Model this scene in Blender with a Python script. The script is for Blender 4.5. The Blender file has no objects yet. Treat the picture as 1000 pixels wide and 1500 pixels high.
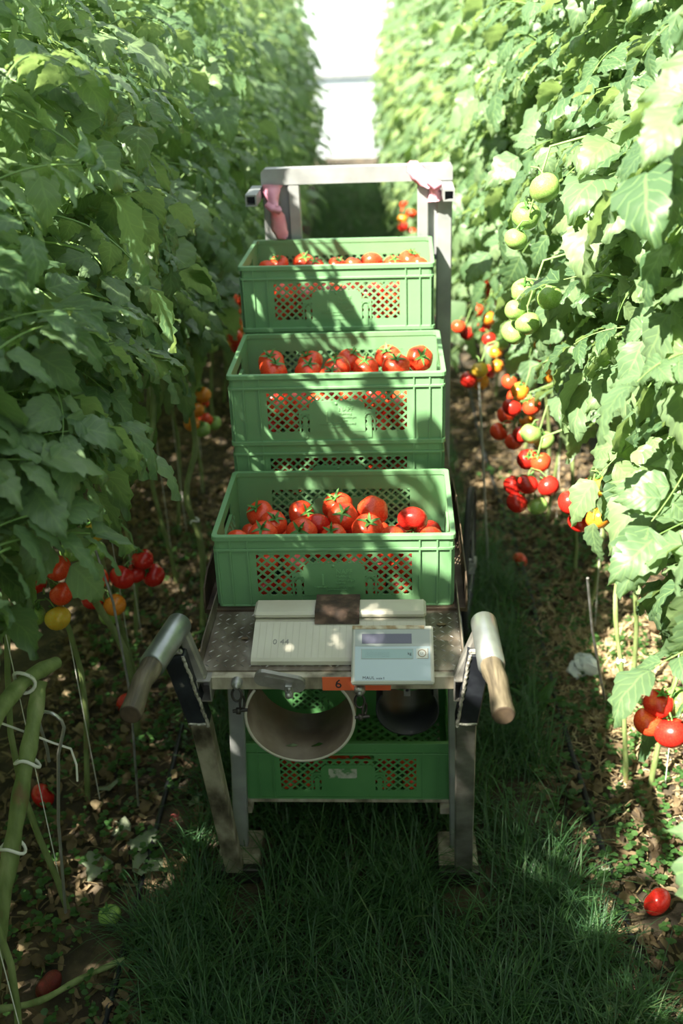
import bpy, math, random
import numpy as np
from mathutils import Matrix, Vector, Euler
S = bpy.context.scene
COL = S.collection
R = math.radians
rnd = random.Random(7)

# ------------------------------------------------------------------ camera
def cam_axes(p, yaw, roll):
    cy, sy, cp, sp = math.cos(yaw), math.sin(yaw), math.cos(p), math.sin(p)
    f = Vector((sy*cp, cy*cp, -sp)); r = Vector((cy, -sy, 0)); d = f.cross(r)
    c, s = math.cos(roll), math.sin(roll)
    return c*r + s*d, -s*r + c*d, f
CART_ROT = R(-2.1)
cd = bpy.data.cameras.new('camera'); cam = bpy.data.objects.new('camera', cd); COL.objects.link(cam)
rt, dn, fw = cam_axes(R(25.96), R(-3.54), R(2.18))
m3 = Matrix((rt, -dn, -fw)).transposed()
cam.matrix_world = Matrix.Rotation(CART_ROT, 4, 'Z') @ m3.to_4x4()
cam.location = (0, 0, 2.25)
cd.sensor_fit = 'HORIZONTAL'; cd.sensor_width = 24; cd.lens = 24*1540/1000
cd.clip_start = .05; cd.clip_end = 200
cd.dof.use_dof = True; cd.dof.focus_distance = 2.55; cd.dof.aperture_fstop = 2.2
S.camera = cam

# ------------------------------------------------------------------ light
SUN_DIR = Vector((-.70, -.74, 1.18)).normalized()      # towards the sun: left and behind the camera
w = bpy.data.worlds.new('sky'); S.world = w; w.use_nodes = True
bg = w.node_tree.nodes['Background']; bg.inputs[0].default_value = (.86, .95, 1, 1); bg.inputs[1].default_value = .74
sd = bpy.data.lights.new('sun', 'SUN'); sun = bpy.data.objects.new('sun', sd); COL.objects.link(sun)
sd.energy = 15.0; sd.angle = R(.7); sd.color = (1, .93, .76)
sun.rotation_euler = (-SUN_DIR).to_track_quat('-Z', 'Y').to_euler()
V = S.view_settings
V.view_transform = 'Standard'; V.look = 'None'; V.exposure = 0.80; V.gamma = 1; V.use_curve_mapping = False
S.cycles.max_bounces = 8; S.cycles.diffuse_bounces = 4; S.cycles.transmission_bounces = 6; S.cycles.glossy_bounces = 3
S.cycles.transparent_max_bounces = 8

# ------------------------------------------------------------------ materials
def mat(name, col, rough=.6, metal=0, spec=.5):
    m = bpy.data.materials.new(name); m.use_nodes = True
    p = m.node_tree.nodes['Principled BSDF']
    p.inputs['Base Color'].default_value = (*col, 1); p.inputs['Roughness'].default_value = rough
    p.inputs['Metallic'].default_value = metal; p.inputs['Specular IOR Level'].default_value = spec
    return m
def nd(m, t, **k):
    n = m.node_tree.nodes.new(t)
    for a, b in k.items(): setattr(n, a, b)
    return n
def lk(m, a, b): m.node_tree.links.new(a, b)
def ramp(m, stops, interp='LINEAR'):
    n = nd(m, 'ShaderNodeValToRGB'); n.color_ramp.interpolation = interp
    e = n.color_ramp.elements
    while len(e) > 1: e.remove(e[0])
    e[0].position, e[0].color = stops[0][0], (*stops[0][1], 1)
    for p, c in stops[1:]:
        x = e.new(p); x.color = (*c, 1)
    return n
def noisy(name, stops, scale=20, detail=6, rough=.6, metal=0, bump=.0, bscale=None, coord='Object', stretch=(1, 1, 1), dist=0.0, spec=.5):
    m = mat(name, stops[0][1], rough, metal, spec); P = m.node_tree.nodes['Principled BSDF']
    tc = nd(m, 'ShaderNodeTexCoord'); mp = nd(m, 'ShaderNodeMapping'); mp.inputs['Scale'].default_value = stretch
    lk(m, tc.outputs[coord], mp.inputs[0])
    n = nd(m, 'ShaderNodeTexNoise'); n.inputs['Scale'].default_value = scale; n.inputs['Detail'].default_value = detail
    n.inputs['Distortion'].default_value = dist
    lk(m, mp.outputs[0], n.inputs['Vector']); r = ramp(m, stops); lk(m, n.outputs[0], r.inputs[0]); lk(m, r.outputs[0], P.inputs['Base Color'])
    if bump:
        n2 = nd(m, 'ShaderNodeTexNoise'); n2.inputs['Scale'].default_value = bscale or scale*2; n2.inputs['Detail'].default_value = 5
        lk(m, mp.outputs[0], n2.inputs['Vector'])
        b = nd(m, 'ShaderNodeBump'); b.inputs['Strength'].default_value = bump; b.inputs['Distance'].default_value = .01
        lk(m, n2.outputs[0], b.inputs['Height']); lk(m, b.outputs[0], P.inputs['Normal'])
    return m
def leaf_material(name, tops, trans, tfac=.38, rough=.44, vein=True, per='obj'):
    m = mat(name, tops[0][1], rough, 0, .5); P = m.node_tree.nodes['Principled BSDF']
    out = m.node_tree.nodes['Material Output']
    if per == 'obj': rn = nd(m, 'ShaderNodeObjectInfo').outputs['Random']
    else: rn = nd(m, 'ShaderNodeNewGeometry').outputs['Random Per Island']
    tc = nd(m, 'ShaderNodeTexCoord')
    no = nd(m, 'ShaderNodeTexNoise'); no.inputs['Scale'].default_value = 9; lk(m, tc.outputs['Object'], no.inputs['Vector'])
    ad = nd(m, 'ShaderNodeMath', operation='MULTIPLY_ADD'); ad.inputs[1].default_value = .5; lk(m, no.outputs[0], ad.inputs[0])
    mu = nd(m, 'ShaderNodeMath', operation='MULTIPLY'); mu.inputs[1].default_value = .6; lk(m, rn, mu.inputs[0]); lk(m, mu.outputs[0], ad.inputs[2])
    r = ramp(m, tops); lk(m, ad.outputs[0], r.inputs[0])
    colout = r.outputs[0]
    if vein:
        uv = nd(m, 'ShaderNodeUVMap'); sx = nd(m, 'ShaderNodeSeparateXYZ'); lk(m, uv.outputs[0], sx.inputs[0])
        a = nd(m, 'ShaderNodeMath', operation='SUBTRACT'); a.inputs[1].default_value = .5; lk(m, sx.outputs[0], a.inputs[0])
        b = nd(m, 'ShaderNodeMath', operation='ABSOLUTE'); lk(m, a.outputs[0], b.inputs[0])
        c = nd(m, 'ShaderNodeMath', operation='MULTIPLY_ADD'); c.inputs[1].default_value = -.55; lk(m, b.outputs[0], c.inputs[0]); lk(m, sx.outputs[1], c.inputs[2])
        d = nd(m, 'ShaderNodeMath', operation='MULTIPLY'); d.inputs[1].default_value = 7; lk(m, c.outputs[0], d.inputs[0])
        e = nd(m, 'ShaderNodeMath', operation='FRACT'); lk(m, d.outputs[0], e.inputs[0])
        f = nd(m, 'ShaderNodeMath', operation='LESS_THAN'); f.inputs[1].default_value = .13; lk(m, e.outputs[0], f.inputs[0])
        g = nd(m, 'ShaderNodeMath', operation='LESS_THAN'); g.inputs[1].default_value = .03; lk(m, b.outputs[0], g.inputs[0])
        h = nd(m, 'ShaderNodeMath', operation='MAXIMUM'); lk(m, f.outputs[0], h.inputs[0]); lk(m, g.outputs[0], h.inputs[1])
        hs = nd(m, 'ShaderNodeMath', operation='MULTIPLY'); hs.inputs[1].default_value = .38; lk(m, h.outputs[0], hs.inputs[0])
        mx = nd(m, 'ShaderNodeMix', data_type='RGBA'); lk(m, hs.outputs[0], mx.inputs['Factor']); lk(m, r.outputs[0], mx.inputs['A'])
        mx.inputs['B'].default_value = (.28, .42, .16, 1); colout = mx.outputs['Result']
        bp = nd(m, 'ShaderNodeBump'); bp.invert = True; bp.inputs['Strength'].default_value = .28; bp.inputs['Distance'].default_value = .003
        # quilted relief between the side veins
        q = nd(m, 'ShaderNodeMath', operation='PINGPONG'); q.inputs[1].default_value = .5; lk(m, d.outputs[0], q.inputs[0])
        q2 = nd(m, 'ShaderNodeMath', operation='SUBTRACT'); q2.inputs[0].default_value = .5; lk(m, q.outputs[0], q2.inputs[1])
        lk(m, q2.outputs[0], bp.inputs['Height']); lk(m, bp.outputs[0], P.inputs['Normal'])
    lk(m, colout, P.inputs['Base Color'])
    t = nd(m, 'ShaderNodeBsdfTranslucent'); t.inputs[0].default_value = (*trans, 1)
    s = nd(m, 'ShaderNodeMixShader'); s.inputs[0].default_value = tfac
    lk(m, P.outputs[0], s.inputs[1]); lk(m, t.outputs[0], s.inputs[2]); lk(m, s.outputs[0], out.inputs[0])
    return m
M = {}
M['leaf'] = leaf_material('tomato_leaf', [(.15, (.045, .100, .046)), (.45, (.085, .160, .080)), (.72, (.150, .235, .125)), (1, (.20, .28, .11))], (.34, .50, .15), .4)
M['leaf_far'] = leaf_material('tomato_leaf_far', [(.1, (.060, .120, .058)), (.5, (.12, .20, .10)), (.9, (.21, .30, .16))], (.42, .58, .22), .45, vein=False, per='isl')  # lighter, more translucent leaf colour standing in for haze down the rows
M['weed'] = leaf_material('weed_leaf', [(.1, (.025, .075, .022)), (.6, (.05, .13, .035)), (1, (.10, .20, .05))], (.16, .34, .06), .35, vein=False, per='isl')
M['grass'] = leaf_material('grass_blade', [(.1, (.015, .052, .024)), (.5, (.034, .098, .040)), (.85, (.068, .150, .052)), (1, (.19, .20, .10))], (.15, .31, .07), .3, rough=.45, vein=False, per='isl')
M['dry'] = leaf_material('dry_leaf', [(.1, (.045, .030, .018)), (.4, (.11, .075, .04)), (.7, (.22, .16, .09)), (1, (.36, .29, .17))], (.4, .3, .14), .2, rough=.8, vein=False, per='isl')
M['pale_dry'] = leaf_material('withered_leaf', [(.1, (.22, .27, .20)), (.9, (.36, .40, .29))], (.3, .33, .2), .2, rough=.8)
M['soil'] = noisy('soil', [(.3, (.022, .018, .012)), (.5, (.05, .038, .024)), (.62, (.11, .08, .05)), (.75, (.16, .12, .075))], 9, 10, .95, bump=.6, bscale=60, coord='Object')
M['stem'] = noisy('green_stem', [(.28, (.16, .11, .05)), (.38, (.12, .17, .05)), (.6, (.22, .28, .11)), (.8, (.34, .36, .19))], 22, 8, .65, bump=.45, stretch=(1, 1, .35))
M['vine'] = noisy('thin_stalk', [(.3, (.10, .20, .05)), (.7, (.20, .32, .10))], 20, 3, .55)
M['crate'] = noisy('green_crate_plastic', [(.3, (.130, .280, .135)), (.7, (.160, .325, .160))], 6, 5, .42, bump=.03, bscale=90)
M['crate_text'] = noisy('scuffed_crate_lettering', [(.3, (.17, .36, .17)), (.7, (.22, .42, .21))], 30, 5, .4)  # scuffed letters, lightened to paint in the shading of the embossing
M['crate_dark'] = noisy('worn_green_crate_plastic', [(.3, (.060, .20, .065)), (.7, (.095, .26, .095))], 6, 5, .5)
M['alu'] = noisy('weathered_aluminium', [(.25, (.12, .115, .10)), (.5, (.29, .28, .26)), (.75, (.45, .44, .42))], 14, 8, .48, .75, bump=.08, bscale=120)
M['alu_light'] = noisy('pale_aluminium', [(.3, (.24, .25, .26)), (.6, (.34, .36, .37)), (.8, (.44, .45, .45))], 10, 6, .5, .35, bump=.04)
M['alu_dirty'] = noisy('stained_aluminium', [(.32, (.06, .05, .035)), (.44, (.22, .19, .14)), (.58, (.46, .42, .33)), (.75, (.58, .54, .45))], 16, 9, .55, .35, bump=.12, stretch=(1, 1, .4))
M['tread'] = noisy('dirty_tread_plate', [(.3, (.07, .055, .04)), (.5, (.17, .14, .11)), (.65, (.30, .27, .23)), (.8, (.42, .40, .37))], 18, 9, .5, .5, bump=.15, stretch=(1, .5, 1))
M['sleeve'] = noisy('polished_sleeve', [(.3, (.24, .26, .25)), (.6, (.36, .39, .39)), (.8, (.46, .43, .33))], 12, 6, .34, .8, bump=.03)
M['weld'] = noisy('weld_bead', [(.3, (.30, .29, .26)), (.7, (.62, .60, .55))], 60, 4, .5, .7, bump=.7, bscale=120)
M['wood'] = noisy('worn_wood_grip', [(.3, (.045, .036, .024)), (.5, (.105, .084, .054)), (.7, (.175, .145, .095))], 16, 9, .6, bump=.3, stretch=(5, .5, 5), dist=.4)
M['wood_end'] = noisy('dark_wood_end', [(.3, (.03, .02, .014)), (.7, (.09, .06, .035))], 40, 6, .8)
M['old_wood'] = noisy('weathered_board', [(.3, (.10, .085, .06)), (.5, (.28, .24, .19)), (.7, (.46, .42, .35))], 14, 8, .75, bump=.2, stretch=(2, 2, .5))
M['dark_metal'] = noisy('dark_steel', [(.3, (.02, .02, .02)), (.6, (.055, .05, .045)), (.8, (.13, .10, .07))], 16, 7, .5, .6, bump=.1)
M['black_paint'] = noisy('chipped_black_paint', [(.45, (.012, .014, .02)), (.6, (.03, .035, .045)), (.68, (.35, .33, .30))], 13, 8, .45, .2)
M['tyre'] = mat('tyre_rubber', (.02, .02, .024), .6)
M['rim'] = mat('wheel_rim', (.12, .12, .16), .35, .8)
M['tray'] = noisy('brown_tray', [(.3, (.035, .025, .018)), (.55, (.10, .07, .045)), (.75, (.20, .16, .11))], 12, 8, .6, .3, bump=.15)
M['white'] = noisy('cream_plastic', [(.3, (.44, .41, .34)), (.6, (.56, .54, .47))], 5, 8, .5)
M['white2'] = noisy('display_casing', [(.3, (.42, .42, .38)), (.7, (.50, .50, .46))], 5, 5, .45)
M['label_blue'] = mat('pale_blue_label', (.42, .51, .58), .4)
M['label_grey'] = mat('grey_label', (.34, .37, .37), .4)
M['lcd'] = mat('lcd_screen', (.28, .40, .42), .18)
M['solar'] = mat('solar_cell', (.10, .10, .15), .15)
M['ink'] = mat('dark_print', (.02, .02, .03), .6)  # print, and the painted shade of tube ends and strap holes
M['ink_faint'] = mat('pencil_print', (.28, .27, .26), .7)
M['seal'] = mat('seal_sticker', (.62, .62, .60), .5)
M['rust'] = noisy('dirty_leather', [(.35, (.022, .014, .010)), (.55, (.065, .038, .026)), (.75, (.16, .10, .07))], 30, 9, .8, bump=.3)
M['orange'] = noisy('orange_sticker', [(.3, (.62, .09, .03)), (.7, (.72, .14, .05))], 10, 4, .5)
M['pipe'] = noisy('grey_brown_pipe', [(.3, (.09, .065, .048)), (.5, (.17, .13, .10)), (.7, (.25, .21, .17))], 9, 8, .55, bump=.06)
M['pipe_edge'] = mat('pipe_cut_edge', (.46, .44, .38), .6)
M['pipe_dark'] = noisy('black_pipe', [(.3, (.008, .010, .012)), (.7, (.022, .026, .03))], 8, 5, .5)
M['steel'] = noisy('galvanised_steel', [(.3, (.18, .18, .17)), (.7, (.42, .42, .42))], 30, 5, .45, .7)
M['glove'] = noisy('pink_rubber', [(.3, (.62, .24, .36)), (.7, (.80, .42, .52))], 12, 5, .5, bump=.2)
M['wire'] = mat('bare_wire', (.52, .53, .52), .35, .7)
M['string'] = mat('white_string', (.74, .74, .70), .8)
M['clip'] = mat('faded_red_clip', (.45, .10, .10), .5)
M['hose'] = mat('black_drip_hose', (.012, .014, .018), .45)
M['paper'] = noisy('crumpled_film', [(.3, (.62, .66, .70)), (.7, (.82, .84, .86))], 8, 4, .5, bump=.5)
def fruit(name, c1, c2, c3):
    m = noisy(name, [(.3, c1), (.55, c2), (.8, c3)], 12, 4, .26, coord='Object', spec=.5)
    return m
M['red'] = fruit('ripe_tomato_skin', (.62, .035, .012), (.74, .065, .022), (.80, .12, .035))
M['dark_red'] = fruit('deep_red_tomato_skin', (.40, .012, .010), (.54, .022, .014), (.62, .04, .02))
M['orange_f'] = fruit('turning_tomato_skin', (.62, .13, .015), (.72, .26, .025), (.66, .36, .05))
M['yellow_f'] = fruit('yellow_tomato_skin', (.70, .34, .025), (.66, .44, .05), (.46, .46, .09))
M['green_f'] = fruit('green_tomato_skin', (.17, .32, .07), (.26, .42, .11), (.36, .50, .17))
M['rot'] = noisy('rotting_tomato_skin', [(.3, (.06, .012, .010)), (.6, (.22, .02, .015)), (.8, (.30, .06, .03))], 20, 6, .5, bump=.5)
M['calyx'] = noisy('calyx_green', [(.3, (.035, .12, .02)), (.7, (.10, .24, .05))], 30, 3, .6)

def film_material():
    m = mat('greenhouse_film', (.72, .80, .86), .5); P = m.node_tree.nodes['Principled BSDF']; out = m.node_tree.nodes['Material Output']
    t = nd(m, 'ShaderNodeBsdfTranslucent'); t.inputs[0].default_value = (.95, .97, .97, 1)
    s = nd(m, 'ShaderNodeMixShader'); s.inputs[0].default_value = .55
    lk(m, P.outputs[0], s.inputs[1]); lk(m, t.outputs[0], s.inputs[2]); lk(m, s.outputs[0], out.inputs[0]); return m
M['film'] = film_material()
M['film_blue'] = noisy('pale_blue_film', [(.3, (.55, .70, .80)), (.7, (.75, .84, .90))], 2, 3, .5)

# ------------------------------------------------------------------ mesh helpers
class MB:
    def __init__(s): s.v, s.f, s.mi, s.sm = [], [], [], []
    def add(s, vs, fs, mi=0, smooth=False):
        b = len(s.v); s.v += [tuple(v) for v in vs]
        for f in fs: s.f.append(tuple(b+i for i in f)); s.mi.append(mi); s.sm.append(smooth)
    def box(s, x0, x1, y0, y1, z0, z1, mi=0, M4=None, bev=0.0):
        if bev:
            b = min(bev, (x1-x0)*.45, (y1-y0)*.45, (z1-z0)*.45)
            bm = bmesh_box(x0, x1, y0, y1, z0, z1, b); vs, fs = bm
        else:
            vs = [(x, y, z) for z in (z0, z1) for y in (y0, y1) for x in (x0, x1)]
            fs = [(0, 2, 3, 1), (4, 5, 7, 6), (0, 1, 5, 4), (2, 6, 7, 3), (0, 4, 6, 2), (1, 3, 7, 5)]
        if M4: vs = [M4 @ Vector(v) for v in vs]
        s.add(vs, fs, mi)
    def bar(s, a, b, w, h, up=(0, 0, 1), mi=0, bev=.003):
        """box of section w x h from a to b"""
        a, b = Vector(a), Vector(b); d = b-a; L = d.length; z = d.normalized()
        x = Vector(up).cross(z)
        if x.length < 1e-4: x = Vector((1, 0, 0))
        x.normalize(); y = z.cross(x)
        m = Matrix((x, y, z)).transposed().to_4x4(); m.translation = a
        s.box(-w/2, w/2, -h/2, h/2, 0, L, mi, m, bev)
    def tube(s, pts, r, n=8, mi=0, caps=True, smooth=True):
        pts = [Vector(p) for p in pts]; N = len(pts); rs = r if isinstance(r, (list, tuple)) else [r]*N
        t0 = (pts[1]-pts[0]).normalized(); x = t0.orthogonal().normalized(); vs = []
        for i, p in enumerate(pts):
            t = (pts[min(i+1, N-1)]-pts[max(i-1, 0)]).normalized()
            x = (x - t*x.dot(t)).normalized(); y = t.cross(x)
            vs += [p + rs[i]*(math.cos(2*math.pi*k/n)*x + math.sin(2*math.pi*k/n)*y) for k in range(n)]
        fs = [(i*n+k, i*n+(k+1) % n, (i+1)*n+(k+1) % n, (i+1)*n+k) for i in range(N-1) for k in range(n)]
        s.add(vs, fs, mi, smooth)
        if caps: s.add(vs[:n], [tuple(range(n))[::-1]], mi); s.add(vs[-n:], [tuple(range(n))], mi)
    def prism(s, poly, axis, a, b, mi=0):
        """poly list of 2D points extruded along axis (0,1,2) from a to b"""
        n = len(poly)
        def P(q, t):
            q = list(q); q.insert(axis, t); return q
        vs = [P(q, a) for q in poly] + [P(q, b) for q in poly]
        s.add(vs, [tuple(range(n))[::-1], tuple(range(n, 2*n))] + [(i, (i+1) % n, n+(i+1) % n, n+i) for i in range(n)], mi)
    def lathe(s, prof, c=(0, 0, 0), n=24, axis=2, mi=0, smooth=True):
        vs = []
        for r, h in prof:
            for k in range(n):
                a = 2*math.pi*k/n; p = [r*math.cos(a), r*math.sin(a)]; p.insert(axis, h)
                vs.append((p[0]+c[0], p[1]+c[1], p[2]+c[2]))
        m = len(prof)
        s.add(vs, [(i*n+k, i*n+(k+1) % n, (i+1)*n+(k+1) % n, (i+1)*n+k) for i in range(m-1) for k in range(n)], mi, smooth)
    def mesh(s, name, mats):
        me = bpy.data.meshes.new(name); me.from_pydata(s.v, [], s.f)
        if not isinstance(mats, (list, tuple)): mats = [mats]
        for m in mats: me.materials.append(m)
        me.polygons.foreach_set('material_index', s.mi); me.polygons.foreach_set('use_smooth', s.sm)
        me.update(); return me
def bmesh_box(x0, x1, y0, y1, z0, z1, b):
    vs = []
    idx = {}
    for iz, (zz, sz) in enumerate(((z0, 1), (z1, -1))):
        for iy, (yy, sy) in enumerate(((y0, 1), (y1, -1))):
            for ix, (xx, sx) in enumerate(((x0, 1), (x1, -1))):
                for k, p in enumerate(((xx, yy+sy*b, zz+sz*b), (xx+sx*b, yy, zz+sz*b), (xx+sx*b, yy+sy*b, zz))):
                    idx[(ix, iy, iz, k)] = len(vs); vs.append(p)
    fs = []
    for a in (0, 1):
        fs.append([idx[(a, 0, 0, 0)], idx[(a, 1, 0, 0)], idx[(a, 1, 1, 0)], idx[(a, 0, 1, 0)]])
        fs.append([idx[(0, a, 0, 1)], idx[(1, a, 0, 1)], idx[(1, a, 1, 1)], idx[(0, a, 1, 1)]])
        fs.append([idx[(0, 0, a, 2)], idx[(1, 0, a, 2)], idx[(1, 1, a, 2)], idx[(0, 1, a, 2)]])
        for c in (0, 1):
            fs.append([idx[(a, c, 0, 0)], idx[(a, c, 1, 0)], idx[(a, c, 1, 1)], idx[(a, c, 0, 1)]])
            fs.append([idx[(a, 0, c, 0)], idx[(a, 1, c, 0)], idx[(a, 1, c, 2)], idx[(a, 0, c, 2)]])
            fs.append([idx[(0, a, c, 1)], idx[(1, a, c, 1)], idx[(1, a, c, 2)], idx[(0, a, c, 2)]])
    for ix in (0, 1):
        for iy in (0, 1):
            for iz in (0, 1): fs.append([idx[(ix, iy, iz, k)] for k in range(3)])
    return vs, fs

MW = {}
def props(o, label=None, cat=None, group=None, kind=None):
    for k, v in (('label', label), ('category', cat), ('group', group), ('kind', kind)):
        if v: o[k] = v
    return o
def empty(name, M4, label=None, cat=None, group=None):
    o = bpy.data.objects.new(name, None); COL.objects.link(o); o.empty_display_size = .05
    o.matrix_world = M4; MW[o] = M4.copy(); return props(o, label, cat, group)
def link(name, me, parent=None, M4=None, label=None, cat=None, group=None, kind=None):
    """link a mesh; M4 is its world matrix (None = the parent's own frame)"""
    o = bpy.data.objects.new(name, me); COL.objects.link(o)
    if parent is not None:
        o.parent = parent
        if M4 is None: MW[o] = MW[parent]
        else: o.matrix_basis = MW[parent].inverted() @ M4; MW[o] = M4
    else:
        M4 = M4 or Matrix(); o.matrix_world = M4; MW[o] = M4
    return props(o, label, cat, group, kind)
def copy_tree(o, M4=None, parent=None):
    c = o.copy(); COL.objects.link(c)
    if M4 is not None: c.matrix_world = M4; MW[c] = M4.copy()
    if parent is not None: c.parent = parent
    for ch in list(o.children): copy_tree(ch, None, c)
    return c
T = Matrix.Translation
CM = Matrix.Rotation(CART_ROT, 4, 'Z') @ T((-.165, 0, 0))          # cart frame -> world

# ------------------------------------------------------------------ setting: ground, film walls
def fbm(x, y):
    return (np.sin(x*3.1+1.3*np.sin(y*2.3))*np.cos(y*2.7+x) + .5*np.sin(x*8.3+y*5.1)*np.cos(y*9.7-x*4.2) + .25*np.sin(x*21+y*17)*np.cos(y*23-x*13))
def gz(x, y): return -.012 + .007*fbm(np.asarray(x), np.asarray(y))
nx, ny = 150, 330
X, Y = np.meshgrid(np.linspace(-3.2, 3.2, nx), np.linspace(-2.5, 19.5, ny))
Zg = gz(X, Y)
me = bpy.data.meshes.new('ground')
ii = np.arange(nx*ny).reshape(ny, nx)
F = np.stack([ii[:-1, :-1], ii[:-1, 1:], ii[1:, 1:], ii[1:, :-1]], -1).reshape(-1, 4)
me.from_pydata(np.stack([X, Y, Zg], -1).reshape(-1, 3).tolist(), [], F.tolist()); me.materials.append(M['soil'])
me.polygons.foreach_set('use_smooth', [True]*len(F))
link('ground', me, kind='structure')

wb = MB()
wb.box(-3.2, 3.2, 17.5, 17.53, -.05, 4.2)
link('wall_back', wb.mesh('wall_back', M['film']), kind='structure')
for sname, sx in (('wall_left', -1), ('wall_right', 1)):
    b = MB(); a0, a1 = (3.2, 3.22) if sx > 0 else (-3.22, -3.2)
    b.box(a0, a1, -2.5, 17.5, -.05, 2.0)
    link(sname, b.mesh(sname, M['film_blue']), kind='structure')
for k, (x0, z0, x1, z1) in enumerate([(-1.1, 0, -1.1, 4.1), (1.1, 0, 1.1, 4.1), (-3.1, 1.2, 3.1, 1.2), (-3.1, 2.4, 3.1, 2.4), (-3.1, 3.3, 3.1, 3.3)]):
    b = MB(); b.bar((x0, 17.46, z0), (x1, 17.46, z1), .05, .05, up=(0, 1, 0))
    link('trim_%d' % (k+1), b.mesh('trim', M['alu_light']), kind='structure')

# ------------------------------------------------------------------ green crates
HX, HY, HZ = .3, .2, .2
def lattice_bars(mb, x0, x1, z0, z1, P, Q, w, put, th):
    """diagonal bars clipped to a rectangle; put(a,b) maps panel coordinates to 3D"""
    nrm = Vector((1/P, 1/Q)); wn = w*nrm.length/2
    for sgn in (1, -1):
        ks = [x/P + sgn*z/Q for x in (x0, x1) for z in (z0, z1)]
        for k in range(math.floor(min(ks)), math.ceil(max(ks))+1):
            poly = [(x0, z0), (x1, z0), (x1, z1), (x0, z1)]
            for lim, side in ((k+wn, 1), (k-wn, -1)):
                out = []
                for i in range(len(poly)):
                    a, b = poly[i], poly[(i+1) % len(poly)]
                    fa = side*(lim-(a[0]/P+sgn*a[1]/Q)); fb = side*(lim-(b[0]/P+sgn*b[1]/Q))
                    if fa >= 0: out.append(a)
                    if (fa > 0) != (fb > 0) and abs(fa-fb) > 1e-12:
                        t = fa/(fa-fb); out.append((a[0]+t*(b[0]-a[0]), a[1]+t*(b[1]-a[1])))
                poly = out
                if len(poly) < 3: break
            if len(poly) < 3: continue
            n = len(poly); e = .0003 if sgn > 0 else 0
            vs = [put(p[0], p[1], e) for p in poly] + [put(p[0], p[1], th-e) for p in poly]
            mb.add(vs, [tuple(range(n)), tuple(range(n, 2*n))[::-1]] + [(i, n+i, n+(i+1) % n, (i+1) % n) for i in range(n)])
def text_mesh(lines, name, material, ext=.0012):
    """lines: (text, size, x, z, shear) laid on the XZ plane facing -Y"""
    mb = MB()
    for t, size, x, z, al in lines:
        c = bpy.data.curves.new('lettering', 'FONT'); c.body = t; c.size = size; c.align_x = al; c.extrude = ext; c.resolution_u = 2
        o = bpy.data.objects.new('lettering', c); COL.objects.link(o)
        me = o.to_mesh()
        vs = [(v.co.x+x, -v.co.z, v.co.y+z) for v in me.vertices]
        mb.add(vs, [tuple(p.vertices) for p in me.polygons])
        o.to_mesh_clear(); bpy.data.objects.remove(o); bpy.data.curves.remove(c)
    return mb.mesh(name, material)
def long_wall(hand_hole=False):
    """front wall in local coordinates, outer face at y=-.192, wall 4 mm"""
    mb = MB(); lat = MB(); y0, y1 = -.193, -.189
    lx = .193
    mb.box(-.293, -lx, y0, y1, 0, .192); mb.box(lx, .293, y0, y1, 0, .192)
    mb.box(-lx, lx, y0, y1, 0, .03)
    if hand_hole:
        mb.box(-lx, lx, y0, y1, .175, .192); mb.box(-lx, -.075, y0, y1, .142, .175); mb.box(.075, lx, y0, y1, .142, .175)
        mb.box(-.08, .08, y0-.004, y0, .138, .142); mb.box(-.079, -.075, y0-.004, y0, .142, .175); mb.box(.075, .079, y0-.004, y0, .142, .175)
        ztop = .142
    else:
        mb.box(-lx, lx, y0, y1, .146, .192); ztop = .146
    # central plate with chamfered shoulders
    yp0 = y0-.0015
    mb.prism([(-.077, .03), (.077, .03), (.077, .107), (.065, .121), (-.065, .121), (-.077, .107)], 1, yp0, y1+.001)
    for s in (-1, 1):
        xa, xb = sorted((s*.077, s*.106))
        mb.prism([(xa, .0835), (xb, .0835), (xb, .09), (s*.09, .094), (xa, .094)] if s > 0 else [(xa, .0835), (xb, .0835), (xb, .094), (s*.09, .094), (xa, .09)], 1, yp0, y1+.001)
        xa, xb = sorted((s*.101, s*.106)); mb.box(xa, xb, yp0, y1+.001, .03, .0835)
        cx = s*.089; n = 8                                  # tongue inside the arch-shaped slot
        arc = [(cx+.0065*math.cos(math.pi*i/n), .070+.0065*math.sin(math.pi*i/n)) for i in range(n+1)]
        mb.prism([(cx-.0065, .012), (cx+.0065, .012)] + arc, 1, yp0-.001, y1)
        # arch rim
        for k in range(n):
            a0, a1 = math.pi*k/n, math.pi*(k+1)/n
            mb.prism([(cx+.0115*math.cos(a0), .0715+.0115*math.sin(a0)), (cx+.0145*math.cos(a0), .0715+.0145*math.sin(a0)), (cx+.0145*math.cos(a1), .0715+.0145*math.sin(a1)), (cx+.0115*math.cos(a1), .0715+.0115*math.sin(a1))], 1, yp0-.001, y1)
    lattice_bars(lat, -lx, lx, .03, ztop, .0256, .0235, .0052, lambda a, b, t: (a, y0+.0005+t, b), .003)
    # ribs and ledges
    for x in (-.2875, -.255, -.212, .212, .255, .2875): mb.box(x-.002, x+.002, y0-.005, y0, .004, .16)
    mb.box(-.2, .2, y0-.003, y0, .001, .006)
    return mb, lat
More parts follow.
